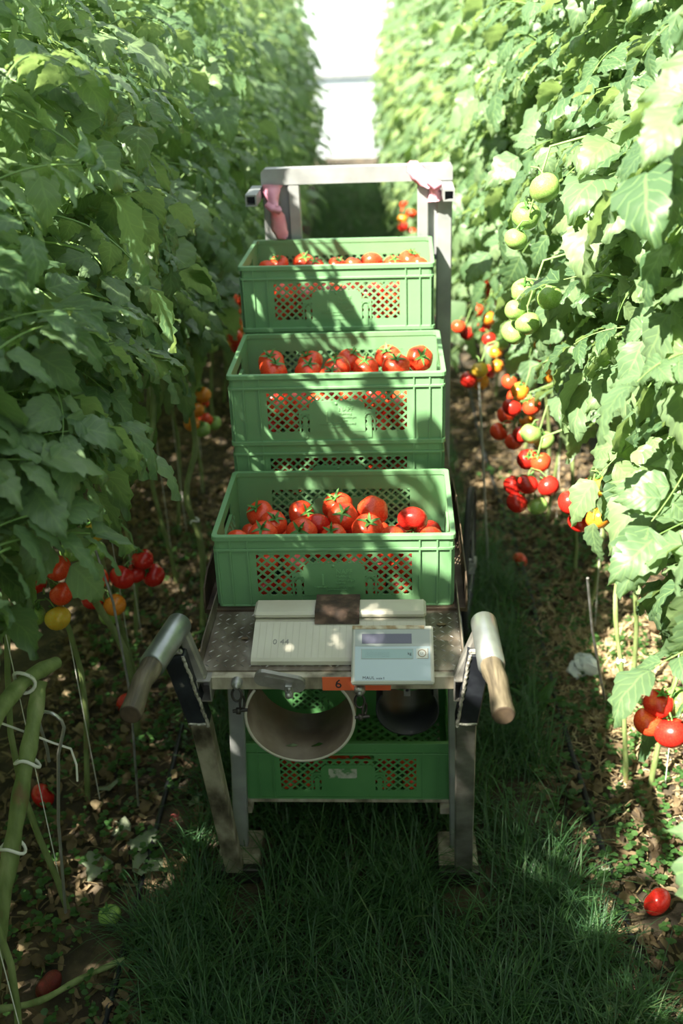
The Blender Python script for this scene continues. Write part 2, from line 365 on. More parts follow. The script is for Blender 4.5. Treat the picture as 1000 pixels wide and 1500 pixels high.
def short_wall():
    mb = MB(); lat = MB(); x0, x1 = -.293, -.289
    mb.box(x0, x1, -.193, -.11, 0, .192); mb.box(x0, x1, .11, .193, 0, .192); mb.box(x0, x1, -.11, .11, 0, .03)
    mb.box(x0, x1, -.11, .11, .168, .192); mb.box(x0, x1, -.11, .11, .118, .132)
    mb.box(x0, x1, -.11, -.062, .132, .168); mb.box(x0, x1, .062, .11, .132, .168)
    mb.box(x0-.003, x0+.006, -.066, .066, .128, .133)
    lattice_bars(lat, -.11, .11, .03, .118, .0256, .0235, .0052, lambda a, b, t: (x0+.0005+t, a, b), .003)
    for y in (-.185, -.13, .13, .185): mb.box(x0-.005, x0, y-.002, y+.002, .004, .16)
    return mb, lat
def rim_mesh(m):
    mb = MB()
    def ring(ox, oy, ix, iy, z0, z1, c=.012):
        def rr(hx, hy, c):
            pts = []
            for sx, sy, a0 in ((1, -1, -90), (1, 1, 0), (-1, 1, 90), (-1, -1, 180)):
                for k in range(4):
                    a = R(a0+k*30); pts.append((sx*(hx-c)+c*math.cos(a), sy*(hy-c)+c*math.sin(a)))
            return pts
        o, i = rr(ox, oy, c), rr(ix, iy, max(c-.004, .003)); n = len(o)
        vs = [(x, y, z0) for x, y in o]+[(x, y, z1-.0015) for x, y in o]+[(x*.997, y*.996, z1) for x, y in o]+[(x, y, z1) for x, y in i]+[(x, y, z0) for x, y in i]
        fs = [(l*n+k, l*n+(k+1) % n, ((l+1) % 5)*n+(k+1) % n, ((l+1) % 5)*n+k) for l in range(5) for k in range(n)]
        mb.add(vs, fs)
    ring(.300, .200, .287, .187, .188, .200)                # top flange
    ring(.2945, .1945, .2925, .1925, .165, .188)
    ring(.2985, .1985, .2925, .1925, .158, .1645)           # second ledge
    ring(.2965, .1965, .291, .191, 0, .004)
    for x in (-.255, -.212, .212, .255):
        for s in (-1, 1): mb.box(x-.0018, x+.0018, *sorted((s*.1925, s*.1985)), .1645, .188)
    for y in (-.13, .13):
        for s in (-1, 1): mb.box(*sorted((s*.2925, s*.2985)), y-.0018, y+.0018, .1645, .188)
    return mb.mesh('crate_rim', m)
def bottom_mesh(m):
    mb = MB()
    lattice_bars(mb, -.287, .287, -.187, .187, .036, .036, .009, lambda a, b, t: (a, b, t+.001), .005)
    mb.box(-.29, .29, -.19, -.172, .0005, .006); mb.box(-.29, .29, .172, .19, .0005, .006)
    mb.box(-.29, -.27, -.19, .19, .0004, .0062); mb.box(.27, .29, -.19, .19, .0004, .0062)
    mb.box(-.29, .29, -.012, .012, -.0, .0064); mb.box(-.012, .012, -.19, .19, .0002, .0066)
    return mb.mesh('crate_bottom', m)
CR = {}
def crate_meshes(key, m, hole=False):
    f, fl = long_wall(hole); s, sl = short_wall()
    txt = text_mesh([('1', .046, -.040, .060, 'LEFT'), ('NAPF', .017, .004, .092, 'LEFT'), ('Mehrweg', .0095, .004, .081, 'LEFT'), ('Verpackungen', .0085, .004, .071, 'LEFT'),
                     ('System', .0085, .004, .062, 'LEFT'), ('recycelbar schadstofffrei neutral', .0078, 0, .052, 'CENTER'), ('lebensmittelecht', .0078, .006, .043, 'CENTER')],
                    'embossed_lettering', M['crate_text'] if key == 'light' else m, .0014)
    st = MB(); st.lathe([(.0001, -.0022), (.003, -.002), (.0045, 0)], (-.002, -.1945, .113), 10, axis=1)
    CR[key] = dict(front=f.mesh('crate_long_wall', m), lat=fl.mesh('crate_lattice', m), side=s.mesh('crate_short_wall', m), slat=sl.mesh('crate_side_lattice', m),
                   rim=rim_mesh(m), bottom=bottom_mesh(m), text=txt, boss=st.mesh('moulding_boss', m))
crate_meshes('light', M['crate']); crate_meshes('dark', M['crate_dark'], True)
def make_crate(u, y, z, label, key='light', M4=None, text=True, rot=0):
    """u,y = centre in the cart frame, z = underside"""
    W = M4 or (CM @ T((u, y, z)) @ Matrix.Rotation(R(rot), 4, 'Z')); d = CR[key]
    r = empty('vegetable_crate', W, label, 'crate', 'green slatted crates on the cart')
    RZ = Matrix.Rotation(math.pi, 4, 'Z')
    for k, Mx in enumerate((Matrix(), RZ)):
        p = link('long_wall', d['front'], r, W @ Mx); link('lattice', d['lat'], p)
        if text and k == 0:
            t = link('embossed_lettering', d['text'], p, W @ T((0, -.1948, 0))); link('moulding_boss', d['boss'], p)
        p = link('short_wall', d['side'], r, W @ Mx); link('lattice', d['slat'], p)
    link('rim', d['rim'], r); link('crate_bottom', d['bottom'], r)
    return r
CR_A = (0, 2.472, .877); CR_B = (-.007, 2.921, 1.139); CR_B2 = (-.007, 2.921, .945); CR_C = (-.020, 3.383, 1.329); CR_C2 = (-.020, 3.383, 1.137); CR_C3 = (-.020, 3.383, .945)
make_crate(*CR_A, 'green lattice crate of ripe tomatoes at the front, standing on the brown tray')
make_crate(*CR_B, 'green lattice crate of ripe tomatoes, middle one of the three open crates', rot=.4)
make_crate(*CR_B2, 'green crate under the middle tomato crate, only its upper edge showing behind the front crate', rot=.2)
make_crate(*CR_C, 'green lattice crate of tomatoes highest up, against the tall frame', rot=-.6)
make_crate(*CR_C2, 'green crate directly beneath the highest crate, hidden behind the middle crate')
make_crate(*CR_C3, 'green crate at the bottom of the rear stack, hidden behind the middle stack')
LOW = (.010, 2.545, .187)
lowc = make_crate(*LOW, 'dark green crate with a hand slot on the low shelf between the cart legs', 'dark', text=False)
b = MB(); b.box(-.055, .025, -.1955, -.1947, .075, .108)
link('torn_paper_label', b.mesh('torn_paper_label', noisy('torn_paper', [(.4, (.08, .20, .08)), (.5, (.34, .36, .30)), (.8, (.5, .5, .44))], 60, 6, .8)), lowc, label='remains of a torn off white paper label')
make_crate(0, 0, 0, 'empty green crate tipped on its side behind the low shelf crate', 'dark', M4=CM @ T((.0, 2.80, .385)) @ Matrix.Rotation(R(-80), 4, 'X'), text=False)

# ------------------------------------------------------------------ tomatoes
def tomato_mesh(name, seed, m, flat=.80, ribs=5, ribamp=.035):
    rg = random.Random(seed); n, k = 24, 14; vs = []; ph = rg.uniform(0, 6)
    for i in range(k+1):
        th = math.pi*i/k
        for j in range(n):
            a = 2*math.pi*j/n
            r = 1 + ribamp*math.cos(ribs*a+ph)*math.sin(th)**1.5*(1 if i < k*.7 else .5) + .015*math.cos(2*a+1.7*ph)
            x, y = r*math.sin(th)*math.cos(a), r*math.sin(th)*math.sin(a)
            z = flat*math.cos(th)*(1 - .0*r)
            z -= .22*math.exp(-(math.sin(th)/.30)**2)*(1 if th < 1.57 else -.15) if th < 1.57 else 0
            vs.append((x, y, z))
    fs = [(i*n+j, (i+1)*n+j, (i+1)*n+(j+1) % n, i*n+(j+1) % n) for i in range(k) for j in range(n)]
    mb = MB(); mb.add(vs, fs, 0, True); return mb.mesh(name, m)
def calyx_add(mb, s=1.0, seed=0, mi=0, z=.66, stalk=True):
    rg = random.Random(seed); n = rg.choice((5, 5, 6))
    for q in range(n):
        a = 2*math.pi*q/n + rg.uniform(-.15, .15); L = rg.uniform(.62, .85)*s; lift = rg.uniform(.02, .38)
        ca, sa = math.cos(a), math.sin(a); vs = []
        for t, wd in ((0, .07), (.25, .11), (.5, .10), (.75, .06), (1, .004)):
            r = t*L; h = z + .1*math.sin(t*3.1) + lift*t*t - .12*max(0, t-.3)*(1 if lift < .2 else 0)
            for sd, dz in ((-1, .02), (0, 0), (1, .02)): vs.append((r*ca-sd*wd*sa, r*sa+sd*wd*ca, h+dz))
        mb.add(vs, [(i*3+c, i*3+c+1, i*3+c+4, i*3+c+3) for i in range(4) for c in (0, 1)], mi, True)
    if stalk:
        dx, dy = rg.uniform(-.25, .25), rg.uniform(-.25, .25)
        mb.tube([(0, 0, z-.02), (dx*.4, dy*.4, z+.22), (dx, dy, z+.42)], [.07, .055, .075], 6, mi)
TM = {k: [tomato_mesh('tomato_'+k, i*7+len(k), M[k], .78+.04*(i % 3), 4+i % 3) for i in range(3)] for k in ('red', 'dark_red', 'orange_f', 'yellow_f', 'green_f')}
TM['rot'] = [tomato_mesh('tomato_rot', 3, M['rot'], .7, 7, .09)]
CX = []
for i in range(5):
    b = MB(); calyx_add(b, 1, i); CX.append(b.mesh('calyx', M['calyx']))
def orient(ax, ay, az, r, p):
    return T(p) @ Euler((ax, ay, az)).to_matrix().to_4x4() @ Matrix.Scale(r, 4)
def tomato(p, r, kind, tilt, az, label, group=None, cal=True, k=None):
    k = rnd.randrange(len(TM[kind])) if k is None else k
    o = link('tomato', TM[kind][k], None, orient(tilt[0], tilt[1], az, r, p), label, 'tomato', group)
    if cal: link('calyx', CX[rnd.randrange(5)], o)
    return o
ADJ = {
 'A': [((-.207, .03), .038, 'red', (.5, -.3), 'tomato at the far left of the front crate, in the back row'),
       ((-.165, -.03), .036, 'red', (.6, .2), 'tomato second from the left in the front crate, leaning on its left neighbour'),
       ((-.190, -.10), .037, 'red', (.5, .1), 'tomato at the near left corner of the front crate, calyx facing the rim'),
       ((-.094, .02), .037, 'red', (.9, .55), 'round glossy tomato left of centre in the front crate, calyx turned to the right'),
       ((-.084, -.090), .040, 'red', (.9, .2), 'broad tomato left of centre in the front crate, touching the front wall'),
       ((-.002, .065), .041, 'red', (.3, -.2), 'tomato at the top of the heap in the front crate, furthest back in the middle'),
       ((.008, -.012), .039, 'red', (.7, .4), 'tomato in the very middle of the heap in the front crate'),
       ((.093, .03), .042, 'red', (-1.9, .1), 'big smooth tomato right of centre in the front crate, blossom end up'),
       ((.082, -.075), .041, 'red', (.5, -.1), 'tomato with long star-shaped calyx right of centre at the wall of the front crate'),
       ((-.003, -.105), .034, 'red', (.5, -.3), 'small tomato in the middle at the wall of the front crate'),
       ((.198, -.02), .041, 'dark_red', (2.4, .2), 'single bright red tomato without calyx on the right side of the front crate'),
       ((.145, -.11), .031, 'red', (2.2, 0), 'small tomato half sunk right of the starry calyx in the front crate'),
       ((.243, -.115), .03, 'red', (2.4, .4), 'small tomato sunk in the right corner of the front crate'),
       ((-.24, -.115), .03, 'red', (2.3, .1), 'small tomato sunk in the left corner of the front crate'),
       ((-.045, -.03), .034, 'dark_red', (2.3, .1), 'dark tomato half hidden left of the middle of the front crate')],
 'B': [((-.205, .070), .041, 'red', (.5, .1), 'tomato at the far left of the middle crate, back row'),
       ((-.190, -.010), .041, 'red', (.4, .3), 'tomato at the far left of the middle crate, front row'),
       ((-.088, .062), .038, 'red', (.4, -.3), 'tomato second from left in the back row of the middle crate'),
       ((-.088, -.020), .038, 'red', (.3, .1), 'tomato second from left in the front row of the middle crate'),
       ((.03, .085), .038, 'red', (.4, .2), 'tomato peeping out at the back in the centre of the middle crate'),
       ((-.006, .015), .041, 'red', (.3, -.2), 'large tomato in the centre of the middle crate'),
       ((.078, .000), .038, 'red', (.35, -.1), 'tomato right of the centre in the front row of the middle crate'),
       ((.141, .110), .040, 'red', (.4, -.3), 'round tomato in the back row of the middle crate, right of the centre'),
       ((.165, .012), .041, 'red', (.4, .1), 'broad tomato in the front row of the middle crate, second from right'),
       ((.235, .080), .040, 'red', (1.0, .3), 'tomato at the far right of the middle crate, calyx facing out'),
       ((-.020, -.075), .034, 'red', (.4, .1), 'small tomato in the middle at the front wall of the middle crate')],
 'C': [((-.206, .095), .034, 'red', (.5, .1), 'tomato at the back left of the highest crate'),
       ((-.236, .025), .031, 'red', (2.3, .3), 'tomato at the near left of the highest crate'),
       ((-.125, .105), .035, 'red', (.5, .2), 'tomato left of centre in the back row of the highest crate'),
       ((-.085, .045), .033, 'red', (.4, -.2), 'tomato left of centre in the near row of the highest crate'),
       ((-.012, .068), .030, 'red', (.4, .4), 'left one of two small tomatoes in the centre of the highest crate'),
       ((.042, .041), .031, 'red', (2.3, .1), 'right one of two small tomatoes in the centre of the highest crate'),
       ((.100, .083), .037, 'red', (2.4, .2), 'smooth tomato right of centre in the highest crate'),
       ((.172, .050), .031, 'red', (.5, .2), 'tomato third from the right in the highest crate'),
       ((.228, .110), .037, 'red', (.4, .2), 'largest tomato of the highest crate, second from right'),
       ((.258, .030), .030, 'red', (2.3, .2), 'tomato at the far right of the highest crate')]}
def fill_crate(cr, key, tops, ztop, full=True):
    rg = np.random.RandomState(len(key)+ord(key[0]))
    P, RR, fixed = [], [], []
    for t in tops: P.append((*t[0], ztop)); RR.append(t[1]*1.0); fixed.append(True)
    for zc, rows in (((.043, 2), (.108, 5 if full else 2)) if key != 'L' else ((.043, 2),)):
        for j in range(rows):
            for i in range(8):
                r = rg.uniform(.031, .035)
                P.append((-.248+i*.071+rg.uniform(-.006, .006), -.152+j*.072+rg.uniform(-.005, .005), zc+rg.uniform(-.006, .006))); RR.append(r); fixed.append(False)
    P = np.array(P, float); RR = np.array(RR); fx = np.array(fixed); P0 = P.copy()
    for it in range(260):
        D = P[:, None]-P[None]; D[..., 2] *= 1.12
        L = np.linalg.norm(D, axis=2)+1e-9; ov = (RR[:, None]+RR[None])*1.0-L; np.fill_diagonal(ov, 0); ov[ov < 0] = 0
        wgt = np.where(fx[:, None], .12, .5)
        P += (D/L[..., None]*(ov*wgt)[..., None]).sum(1)*.5
        P[fx, :2] += (P0[fx, :2]-P[fx, :2])*.02
        P[:, 0] = np.clip(P[:, 0], -.286+RR, .286-RR); P[:, 1] = np.clip(P[:, 1], -.187+RR, .187-RR)
        P[~fx, 2] = np.clip(P[~fx, 2]-.0003, .008+RR[~fx]*.85, .155); P[fx, 2] = np.clip(P[fx, 2], ztop-.03, ztop+.02)
    base = CM @ T(cr)
    for i, p in enumerate(P):
        wp = base @ Vector(p)
        if fixed[i]:
            t = tops[i]; tomato(wp, RR[i], t[2], t[3], rnd.uniform(-.5, .5), t[4], 'ripe tomatoes heaped in the open crates')
        else:
            nm = {'A': 'front crate', 'B': 'middle open crate', 'C': 'highest crate', 'E': 'crate beneath the middle crate', 'L': 'crate on the low shelf'}[key]
            o = link('tomato', TM['red' if rnd.random() < .75 else 'dark_red'][i % 3], None, orient(rnd.uniform(-.6, .6), rnd.uniform(-.6, .6), rnd.uniform(0, 6), RR[i], wp),
                     'ripe red tomato deep in the %s, seen through its lattice' % nm, 'tomato', 'tomatoes deep in the '+nm)
fill_crate(CR_A, 'A', ADJ['A'], .150); fill_crate(CR_B, 'B', ADJ['B'], .145); fill_crate(CR_C, 'C', ADJ['C'], .138)
fill_crate(CR_B2, 'E', [], .15, False); fill_crate(LOW, 'L', [], .15, False)

# ------------------------------------------------------------------ the cart
cart = empty('harvest_cart', CM @ T((.0, 2.6, 0)), 'weathered aluminium two-wheeled harvest cart carrying stacked green crates down the aisle', 'cart')
def cpart(name, mb, mats, parent=None, label=None, kind=None):
    me = mb.mesh(name, mats)
    if parent is None: return link(name, me, cart, CM, label=label, kind=kind)
    return link(name, me, parent, CM, label=label, kind=kind)
def hollow(mb, x0, x1, z0, z1, y0, y1, t=.003):
    mb.box(x0, x1, y0, y1, z1-t, z1); mb.box(x0, x1, y0, y1, z0, z0+t); mb.box(x0, x0+t, y0, y1, z0+t, z1-t); mb.box(x1-t, x1, y0, y1, z0+t, z1-t)
    mb.box(x0+t, x1-t, y0+.06, y0+.062, z0+t, z1-t)
b = MB(); b.box(-.272, .284, 1.98, 2.012, .832, .868, bev=.002); front_beam = cpart('front_beam', b, M['alu_dirty'])
for s, (xa, xb) in ((-1, (-.302, -.27)), (1, (.282, .314))):
    b = MB(); hollow(b, xa, xb, .812, .868, 1.962, 3.62); cpart('side_rail', b, M['alu'])
b = MB(); b.box(-.298, .305, 2.0, 2.34, .868, .8715)
tp = cpart('tread_plate', b, M['tread'])
b = MB()
for i in range(30):
    for j in range(15):
        x, y = -.285+i*.0203, 2.02+j*.0203; a = R(45) if (i+j) % 2 else R(-45)
        if y > 2.32: continue
        dx, dy = .0085*math.cos(a), .0085*math.sin(a); ex, ey = -.0022*math.sin(a), .0022*math.cos(a)
        b.add([(x-dx, y-dy, .8716), (x+ex, y+ey, .8716), (x+dx, y+dy, .8716), (x-ex, y-ey, .8716), (x, y, .8732)], [(0, 1, 4), (1, 2, 4), (2, 3, 4), (3, 0, 4)])
cpart('tread_pattern', b, M['alu'], tp, kind='stuff')
for x, s in ((-.302, -1), (.304, 1)):
    b = MB(); b.prism([(2.02, .868), (2.34, .868), (2.34, .912), (2.07, .912), (2.03, .902)], 0, x, x+.003); cpart('side_flange', b, M['tread'])
# brown tray under the front crate
b = MB(); b.box(-.326, .326, 2.262, 3.62, .8725, .8762)
b.box(-.326, .326, 2.258, 2.262, .868, .880, bev=.001)
cpart('tray_floor', b, M['tray'])
for s in (-1, 1):
    b = MB(); xa, xb = sorted((s*.326, s*.330))
    b.prism([(2.258, .868), (3.0, .868), (3.0, .90), (2.75, .955), (2.33, .955), (2.27, .935), (2.258, .90)], 0, xa, xb); cpart('tray_side', b, M['tray'])
b = MB()
for y in (2.76, 3.1, 3.22, 3.55): b.box(-.30, .30, y-.02, y+.02, .8762, .944, bev=.002)
cpart('crate_support', b, M['alu'])
# legs and feet
for s in (-1, 1):
    x0, x1, x2 = (-.343, -.308, -.313) if s < 0 else (.337, .312, .331)
    b = MB(); b.bar((x0, 1.962, .948), (x1, 1.985, .742), .052, .036, up=(0, 1, 0))
    leg = cpart('front_leg', MBjoin(b) if False else b, M['black_paint'])
    b = MB(); b.bar((x1, 1.990, .748), (x2, 2.20+.02, .048), .048, .034, up=(0, 1, 0)); lw = cpart('lower_tube', b, M['alu_dirty'] if s < 0 else M['alu'], leg, label='lower leg tube of bare stained aluminium')
    # weld beads beside the painted bracket
    rg = random.Random(5+s); pts = []; n = 26
    for i in range(n):
        t = i/(n-1); pts.append((x0+(x1-x0)*t - s*.022 + rg.uniform(-.0015, .0015), 1.945+.022*t, .948-.21*t))
    b = MB(); b.tube(pts, [.0035+.0014*(i % 2) for i in range(n)], 6)
    b.tube([(x1-.024, 1.968, .746), (x1, 1.966, .744), (x1+.024, 1.968, .746)], .004, 6)
    b.bar((x0-.024, 1.952, .952), (x0+.02, 1.952, .956), .01, .012)
    cpart('weld_bead', b, M['weld'], leg)
    # strut from rail to grip
    b = MB(); b.bar((s*.292, 1.985, .862), ((-.326 if s < 0 else .340), 1.985, .992), .024, .03, up=(0, 1, 0), bev=.004); cpart('handle_strut', b, M['alu'])
    if s < 0: ft, fb = (-.262, 2.26, .815), (-.306, 2.315, .05)
    else: ft, fb = (.300, 2.26, .815), (.318, 2.315, .05)
    b = MB(); b.bar(ft, fb, .040, .03, up=(0, 1, 0)); cpart('rear_leg', b, M['alu_light'])
    xa, xb = (-.372, -.242) if s < 0 else (.260, .378)
    b = MB(); b.box(xa+.004, xb-.004, 2.232, 2.37, .0, .05, bev=.003); ft_ = cpart('foot', b, M['old_wood'])
    b = MB(); b.box(xa, xb, 2.205, 2.232, 0, .055, bev=.004); cpart('foot_front', b, M['dark_metal'], ft_, label='dark scuffed front face of the foot')  # front block coloured darker than the rest of the foot
    # handle: sleeve and grip
    P0, P1, P2 = [Vector(p) for p in (((-.333, 2.0, 1.0), (-.362, 1.832, 1.0), (-.3705, 1.667, .997)) if s < 0 else ((.347, 2.0, 1.0), (.351, 1.829, 1.0), (.361, 1.664, .997)))]
    ax = (P1-P0).normalized()
    b = MB(); b.tube([P0-ax*.002, P0-ax*.0, P0+ax*.003, P1-ax*.001, P1, P1-ax*.001, P1-ax*.03], [.022, .0262, .0285, .0285, .027, .0245, .0245], 28)
    h = cpart('handle', b, M['sleeve'], label='short handle with shiny metal sleeve')
    d2 = (P2-P1).normalized(); L = (P2-P1).length; g = MB()
    bend = Vector((.004*s, 0, .004))
    g.tube([P1-d2*.02, P1+d2*L*.15, P1+d2*L*.35+bend, P1+d2*L*.6+bend*.5, P1+d2*L*.85, P1+d2*L*.96, P2], [.0232, .0235, .0215, .0208, .0225, .0235, .0215], 24, caps=False)
    g.lathe([(.0001, 0), (.012, .0008), (.0215, .0)], (0, 0, 0), 24, axis=2, mi=1) if False else g.tube([P2-d2*.0005, P2+d2*.0012], [.0213, .0195], 24, mi=1)
    gp = cpart('grip', g, [M['wood'], M['wood_end']], h, label='worn wooden grip')
# latch, fork, bolts on the front beam
b = MB()
def stadium(cx, cz, L, r, ang, n=10):
    pts = [(cx+L/2*c2+r*math.cos(a), cz+r*math.sin(a)) for c2, rng in ((1, range(-n//2, n//2+1)), (-1, range(n//2, 3*n//2+1))) for a in (math.pi*i/n for i in rng)]
    ca, sa = math.cos(ang), math.sin(ang)
    return [(cx+(x-cx)*ca-(z-cz)*sa, cz+(x-cx)*sa+(z-cz)*ca) for x, z in pts]
b.prism(stadium(-.112, .862, .080, .019, R(-13)), 1, 1.966, 1.979)
b.prism(stadium(-.112, .864, .060, .009, R(-13)), 1, 1.963, 1.966)
lt = cpart('latch_lever', b, M['alu'], front_beam)
b = MB(); b.box(-.100, -.082, 1.952, 1.968, .826, .862, bev=.002); b.lathe([(.0001, 1.944), (.006, 1.944), (.007, 1.95), (.007, 1.97)], (-.092, 0, .838), 12, axis=1)
b.lathe([(.0001, 1.948), (.005, 1.948), (.005, 1.955)], (-.090, 0, .853), 10, axis=1)
cpart('latch_bolt', b, M['steel'], front_beam)
b = MB(); b.box(-.016, .140, 1.9785, 1.9798, .831, .867); stk = cpart('number_sticker', b, M['orange'], front_beam, label='orange sticker with a handwritten 6')
tm = text_mesh([('6', .034, .012, .838, 'LEFT')], 'number', M['ink'], .0004)
link('number', tm, stk, CM @ T((0, 1.9782, 0)))
def shackle(x, z):
    b = MB(); b.lathe([(.0001, 1.958), (.010, 1.960), (.013, 1.966), (.013, 1.98)], (x, 0, z), 16, axis=1)
    b.lathe([(.0001, 1.952), (.006, 1.952), (.007, 1.96)], (x, 0, z), 6, axis=1)
    r = cpart('hanger_bolt', b, M['steel'], front_beam)
    b = MB(); b.tube([(x+.011*math.cos(a), 1.958+.003*math.sin(a), z-.022+.016*math.sin(a)) for a in [2*math.pi*i/16 for i in range(17)]], .003, 6)
    b.tube([(x+.010+.004*math.cos(a), 1.962+.009*math.cos(a), z-.048+.017*math.sin(a)) for a in [2*math.pi*i/16 for i in range(17)]], .003, 6)
    b.tube([(x-.012, 1.955, z-.066), (x+.022, 1.955, z-.062)], .004, 8); b.lathe([(.0001, x-.004), (.008, x-.004), (.008, x+.006), (.0001, x+.006)], (0, 1.955, z-.065), 6, axis=0)
    cpart('shackle', b, M['dark_metal'], front_beam)
shackle(-.211, .856); shackle(.069, .838)
# lower shelf
for s in (-1, 1):
    b = MB(); b.box(*sorted((s*.27, s*.30)), 2.33, 3.54, .148, .172, bev=.002); cpart('shelf_rail', b, M['old_wood'])
b = MB()
for y in (2.35, 2.74, 3.2): b.box(-.30, .30, y, y+.03, .1725, .187, bev=.002)
cpart('shelf_slat', b, M['old_wood'])
for s in (-1, 1):
    b = MB(); b.bar((s*.305, 3.50, .815), (s*.285, 3.50, .16), .04, .03, up=(0, 1, 0)); cpart('axle_leg', b, M['alu'])
b = MB(); b.tube([(-.45, 3.54, .30), (.45, 3.54, .30)], .012, 12); cpart('axle', b, M['dark_metal'])
for s in (-1, 1):
    b = MB(); b.bar((s*.285, 3.54, .315), (s*.285, 3.54, .16), .05, .01, up=(0, 1, 0)); cpart('axle_bracket', b, M['alu'])
def wheel(x, toe):
    n = 40
    WM = CM @ T((x, 3.54, .302)) @ Matrix.Rotation(R(toe), 4, 'Z') @ T((-x, -3.54, -.302))
    def cpart(name, b, m, parent=None): return link(name, b.mesh(name, m), parent or cart, WM)
    b = MB(); b.tube([(x, 3.54+.281*math.cos(2*math.pi*i/n), .302+.281*math.sin(2*math.pi*i/n)) for i in range(n+1)], .0135, 10, caps=False)
    wl = cpart('wheel', b, M['tyre'])
    b = MB()
    for r in (.262, .250): b.tube([(x, 3.54+r*math.cos(2*math.pi*i/n), .302+r*math.sin(2*math.pi*i/n)) for i in range(n+1)],   .008 if r > .255 else .005, 8, caps=False)
    cpart('rim', b, M['rim'], wl)
    b = MB()
    for i in range(20):
        a = 2*math.pi*i/20; sd = .018 if i % 2 else -.018
        b.tube([(x+sd, 3.54+.02*math.cos(a+.5), .302+.02*math.sin(a+.5)), (x, 3.54+.25*math.cos(a), .302+.25*math.sin(a))], .0016, 4)
    cpart('spokes', b, M['steel'], wl)
    b = MB(); b.lathe([(.013, x-.03), (.026, x-.028), (.026, x-.018), (.016, x-.015), (.016, x+.015), (.026, x+.018), (.026, x+.028), (.013, x+.03)], (0, 3.54, .302), 20, axis=0)
    cpart('hub', b, M['steel'], wl)
wheel(.425, -7); wheel(-.425, 0)
b = MB(); b.box(.345, .445, 3.49, 3.495, .28, .325); cpart('wheel_bracket', b, M['alu_light'])
# upright frame at the back
for name, xa, xb, ya, yb, z0, z1 in (('frame_post', -.281, -.227, 3.60, 3.645, .30, 1.705), ('inner_post', -.196, -.156, 3.60, 3.63, .92, 1.705),
                                     ('frame_post', .298, .350, 3.60, 3.645, .30, 1.705), ('inner_post', .234, .272, 3.60, 3.63, .92, 1.705)):
    b = MB(); b.box(xa, xb, ya, yb, z0, z1, bev=.004); cpart(name, b, M['alu_light'])
for xa, xb in ((-.227, -.196), (.272, .298)):
    b = MB(); b.box(xa, xb, 3.625, 3.632, 1.44, 1.705); cpart('gusset_plate', b, M['alu_light'])
b = MB(); b.prism([(-.283, 1.705), (.350, 1.705), (.350, 1.748), (.344, 1.756), (-.270, 1.756), (-.283, 1.745)], 1, 3.598, 3.646); cpart('top_bar', b, M['alu_light'])
for x in (-.30, .331):
    b = MB(); hollow(b, x-.018, x+.018, 1.664, 1.700, 3.44, 3.63, .005); b.box(x-.012, x+.012, 3.475, 3.477, 1.67, 1.695, mi=1); cpart('stub_tube', b, [M['alu_light'], M['ink']])  # dark plate inside each tube end paints the shade of the hollow
b = MB(); b.bar((-.285, 3.622, .94), (.30, 3.622, .94), .03, .03); cpart('cross_bar', b, M['alu'])

# pink gloves knotted on the frame
def cloth_strip(pts, name='glove'):
    """pts: (x,y,z,width,thick)"""
    mb = MB(); n = 12; vs = []
    for i, (x, y, z, wd, th) in enumerate(pts):
        p = Vector((x, y, z)); q = Vector(pts[min(i+1, len(pts)-1)][:3])-Vector(pts[max(i-1, 0)][:3]); q.normalize()
        sx = Vector((0, -1, 0)).cross(q).normalized(); sy = q.cross(sx)
        for k in range(n):
            a = 2*math.pi*k/n; f = 1+.25*math.cos(3*a+i*1.3)
            vs.append(p+sx*wd/2*math.cos(a)*f+sy*th/2*math.sin(a)*f)
    m = len(pts)
    mb.add(vs, [(i*n+k, i*n+(k+1) % n, (i+1)*n+(k+1) % n, (i+1)*n+k) for i in range(m-1) for k in range(n)]+[tuple(range(n)), tuple(range((m-1)*n, m*n))[::-1]], 0, True)
    return mb
W0 = CM @ T((-.255, 3.58, 1.60))
g = empty('glove', W0, 'pink rubber glove knotted round the left post of the tall frame', 'glove', 'pink gloves tied to the frame')
link('cuff', cloth_strip([(-.250, 3.585, 1.705, .065, .02), (-.250, 3.575, 1.69, .06, .028), (-.243, 3.565, 1.66, .036, .03), (-.238, 3.56, 1.64, .030, .034)]).mesh('cuff', M['glove']), g, CM)
link('knot', cloth_strip([(-.262, 3.565, 1.648, .024, .024), (-.243, 3.548, 1.637, .032, .03), (-.222, 3.56, 1.628, .026, .024)]).mesh('knot', M['glove']), g, CM)
link('hand', cloth_strip([(-.240, 3.558, 1.635, .028, .026), (-.232, 3.57, 1.605, .046, .02), (-.226, 3.575, 1.57, .050, .018), (-.216, 3.575, 1.545, .040, .016), (-.206, 3.575, 1.535, .012, .01)]).mesh('hand', M['glove']), g, CM)
g = empty('glove', CM @ T((.27, 3.58, 1.68)), 'pink rubber glove slung over the right corner of the tall frame', 'glove', 'pink gloves tied to the frame')
link('hand', cloth_strip([(.204, 3.575, 1.768, .012, .01), (.215, 3.572, 1.755, .045, .018), (.235, 3.57, 1.738, .052, .022), (.262, 3.568, 1.715, .050, .022), (.282, 3.562, 1.697, .032, .026)]).mesh('hand', M['glove']), g, CM)
link('knot', cloth_strip([(.272, 3.56, 1.705, .022, .024), (.288, 3.548, 1.694, .034, .032), (.306, 3.56, 1.70, .024, .024)]).mesh('knot', M['glove']), g, CM)
link('cuff', cloth_strip([(.286, 3.558, 1.695, .028, .026), (.291, 3.572, 1.672, .036, .026), (.295, 3.578, 1.645, .050, .018)]).mesh('cuff', M['glove']), g, CM)

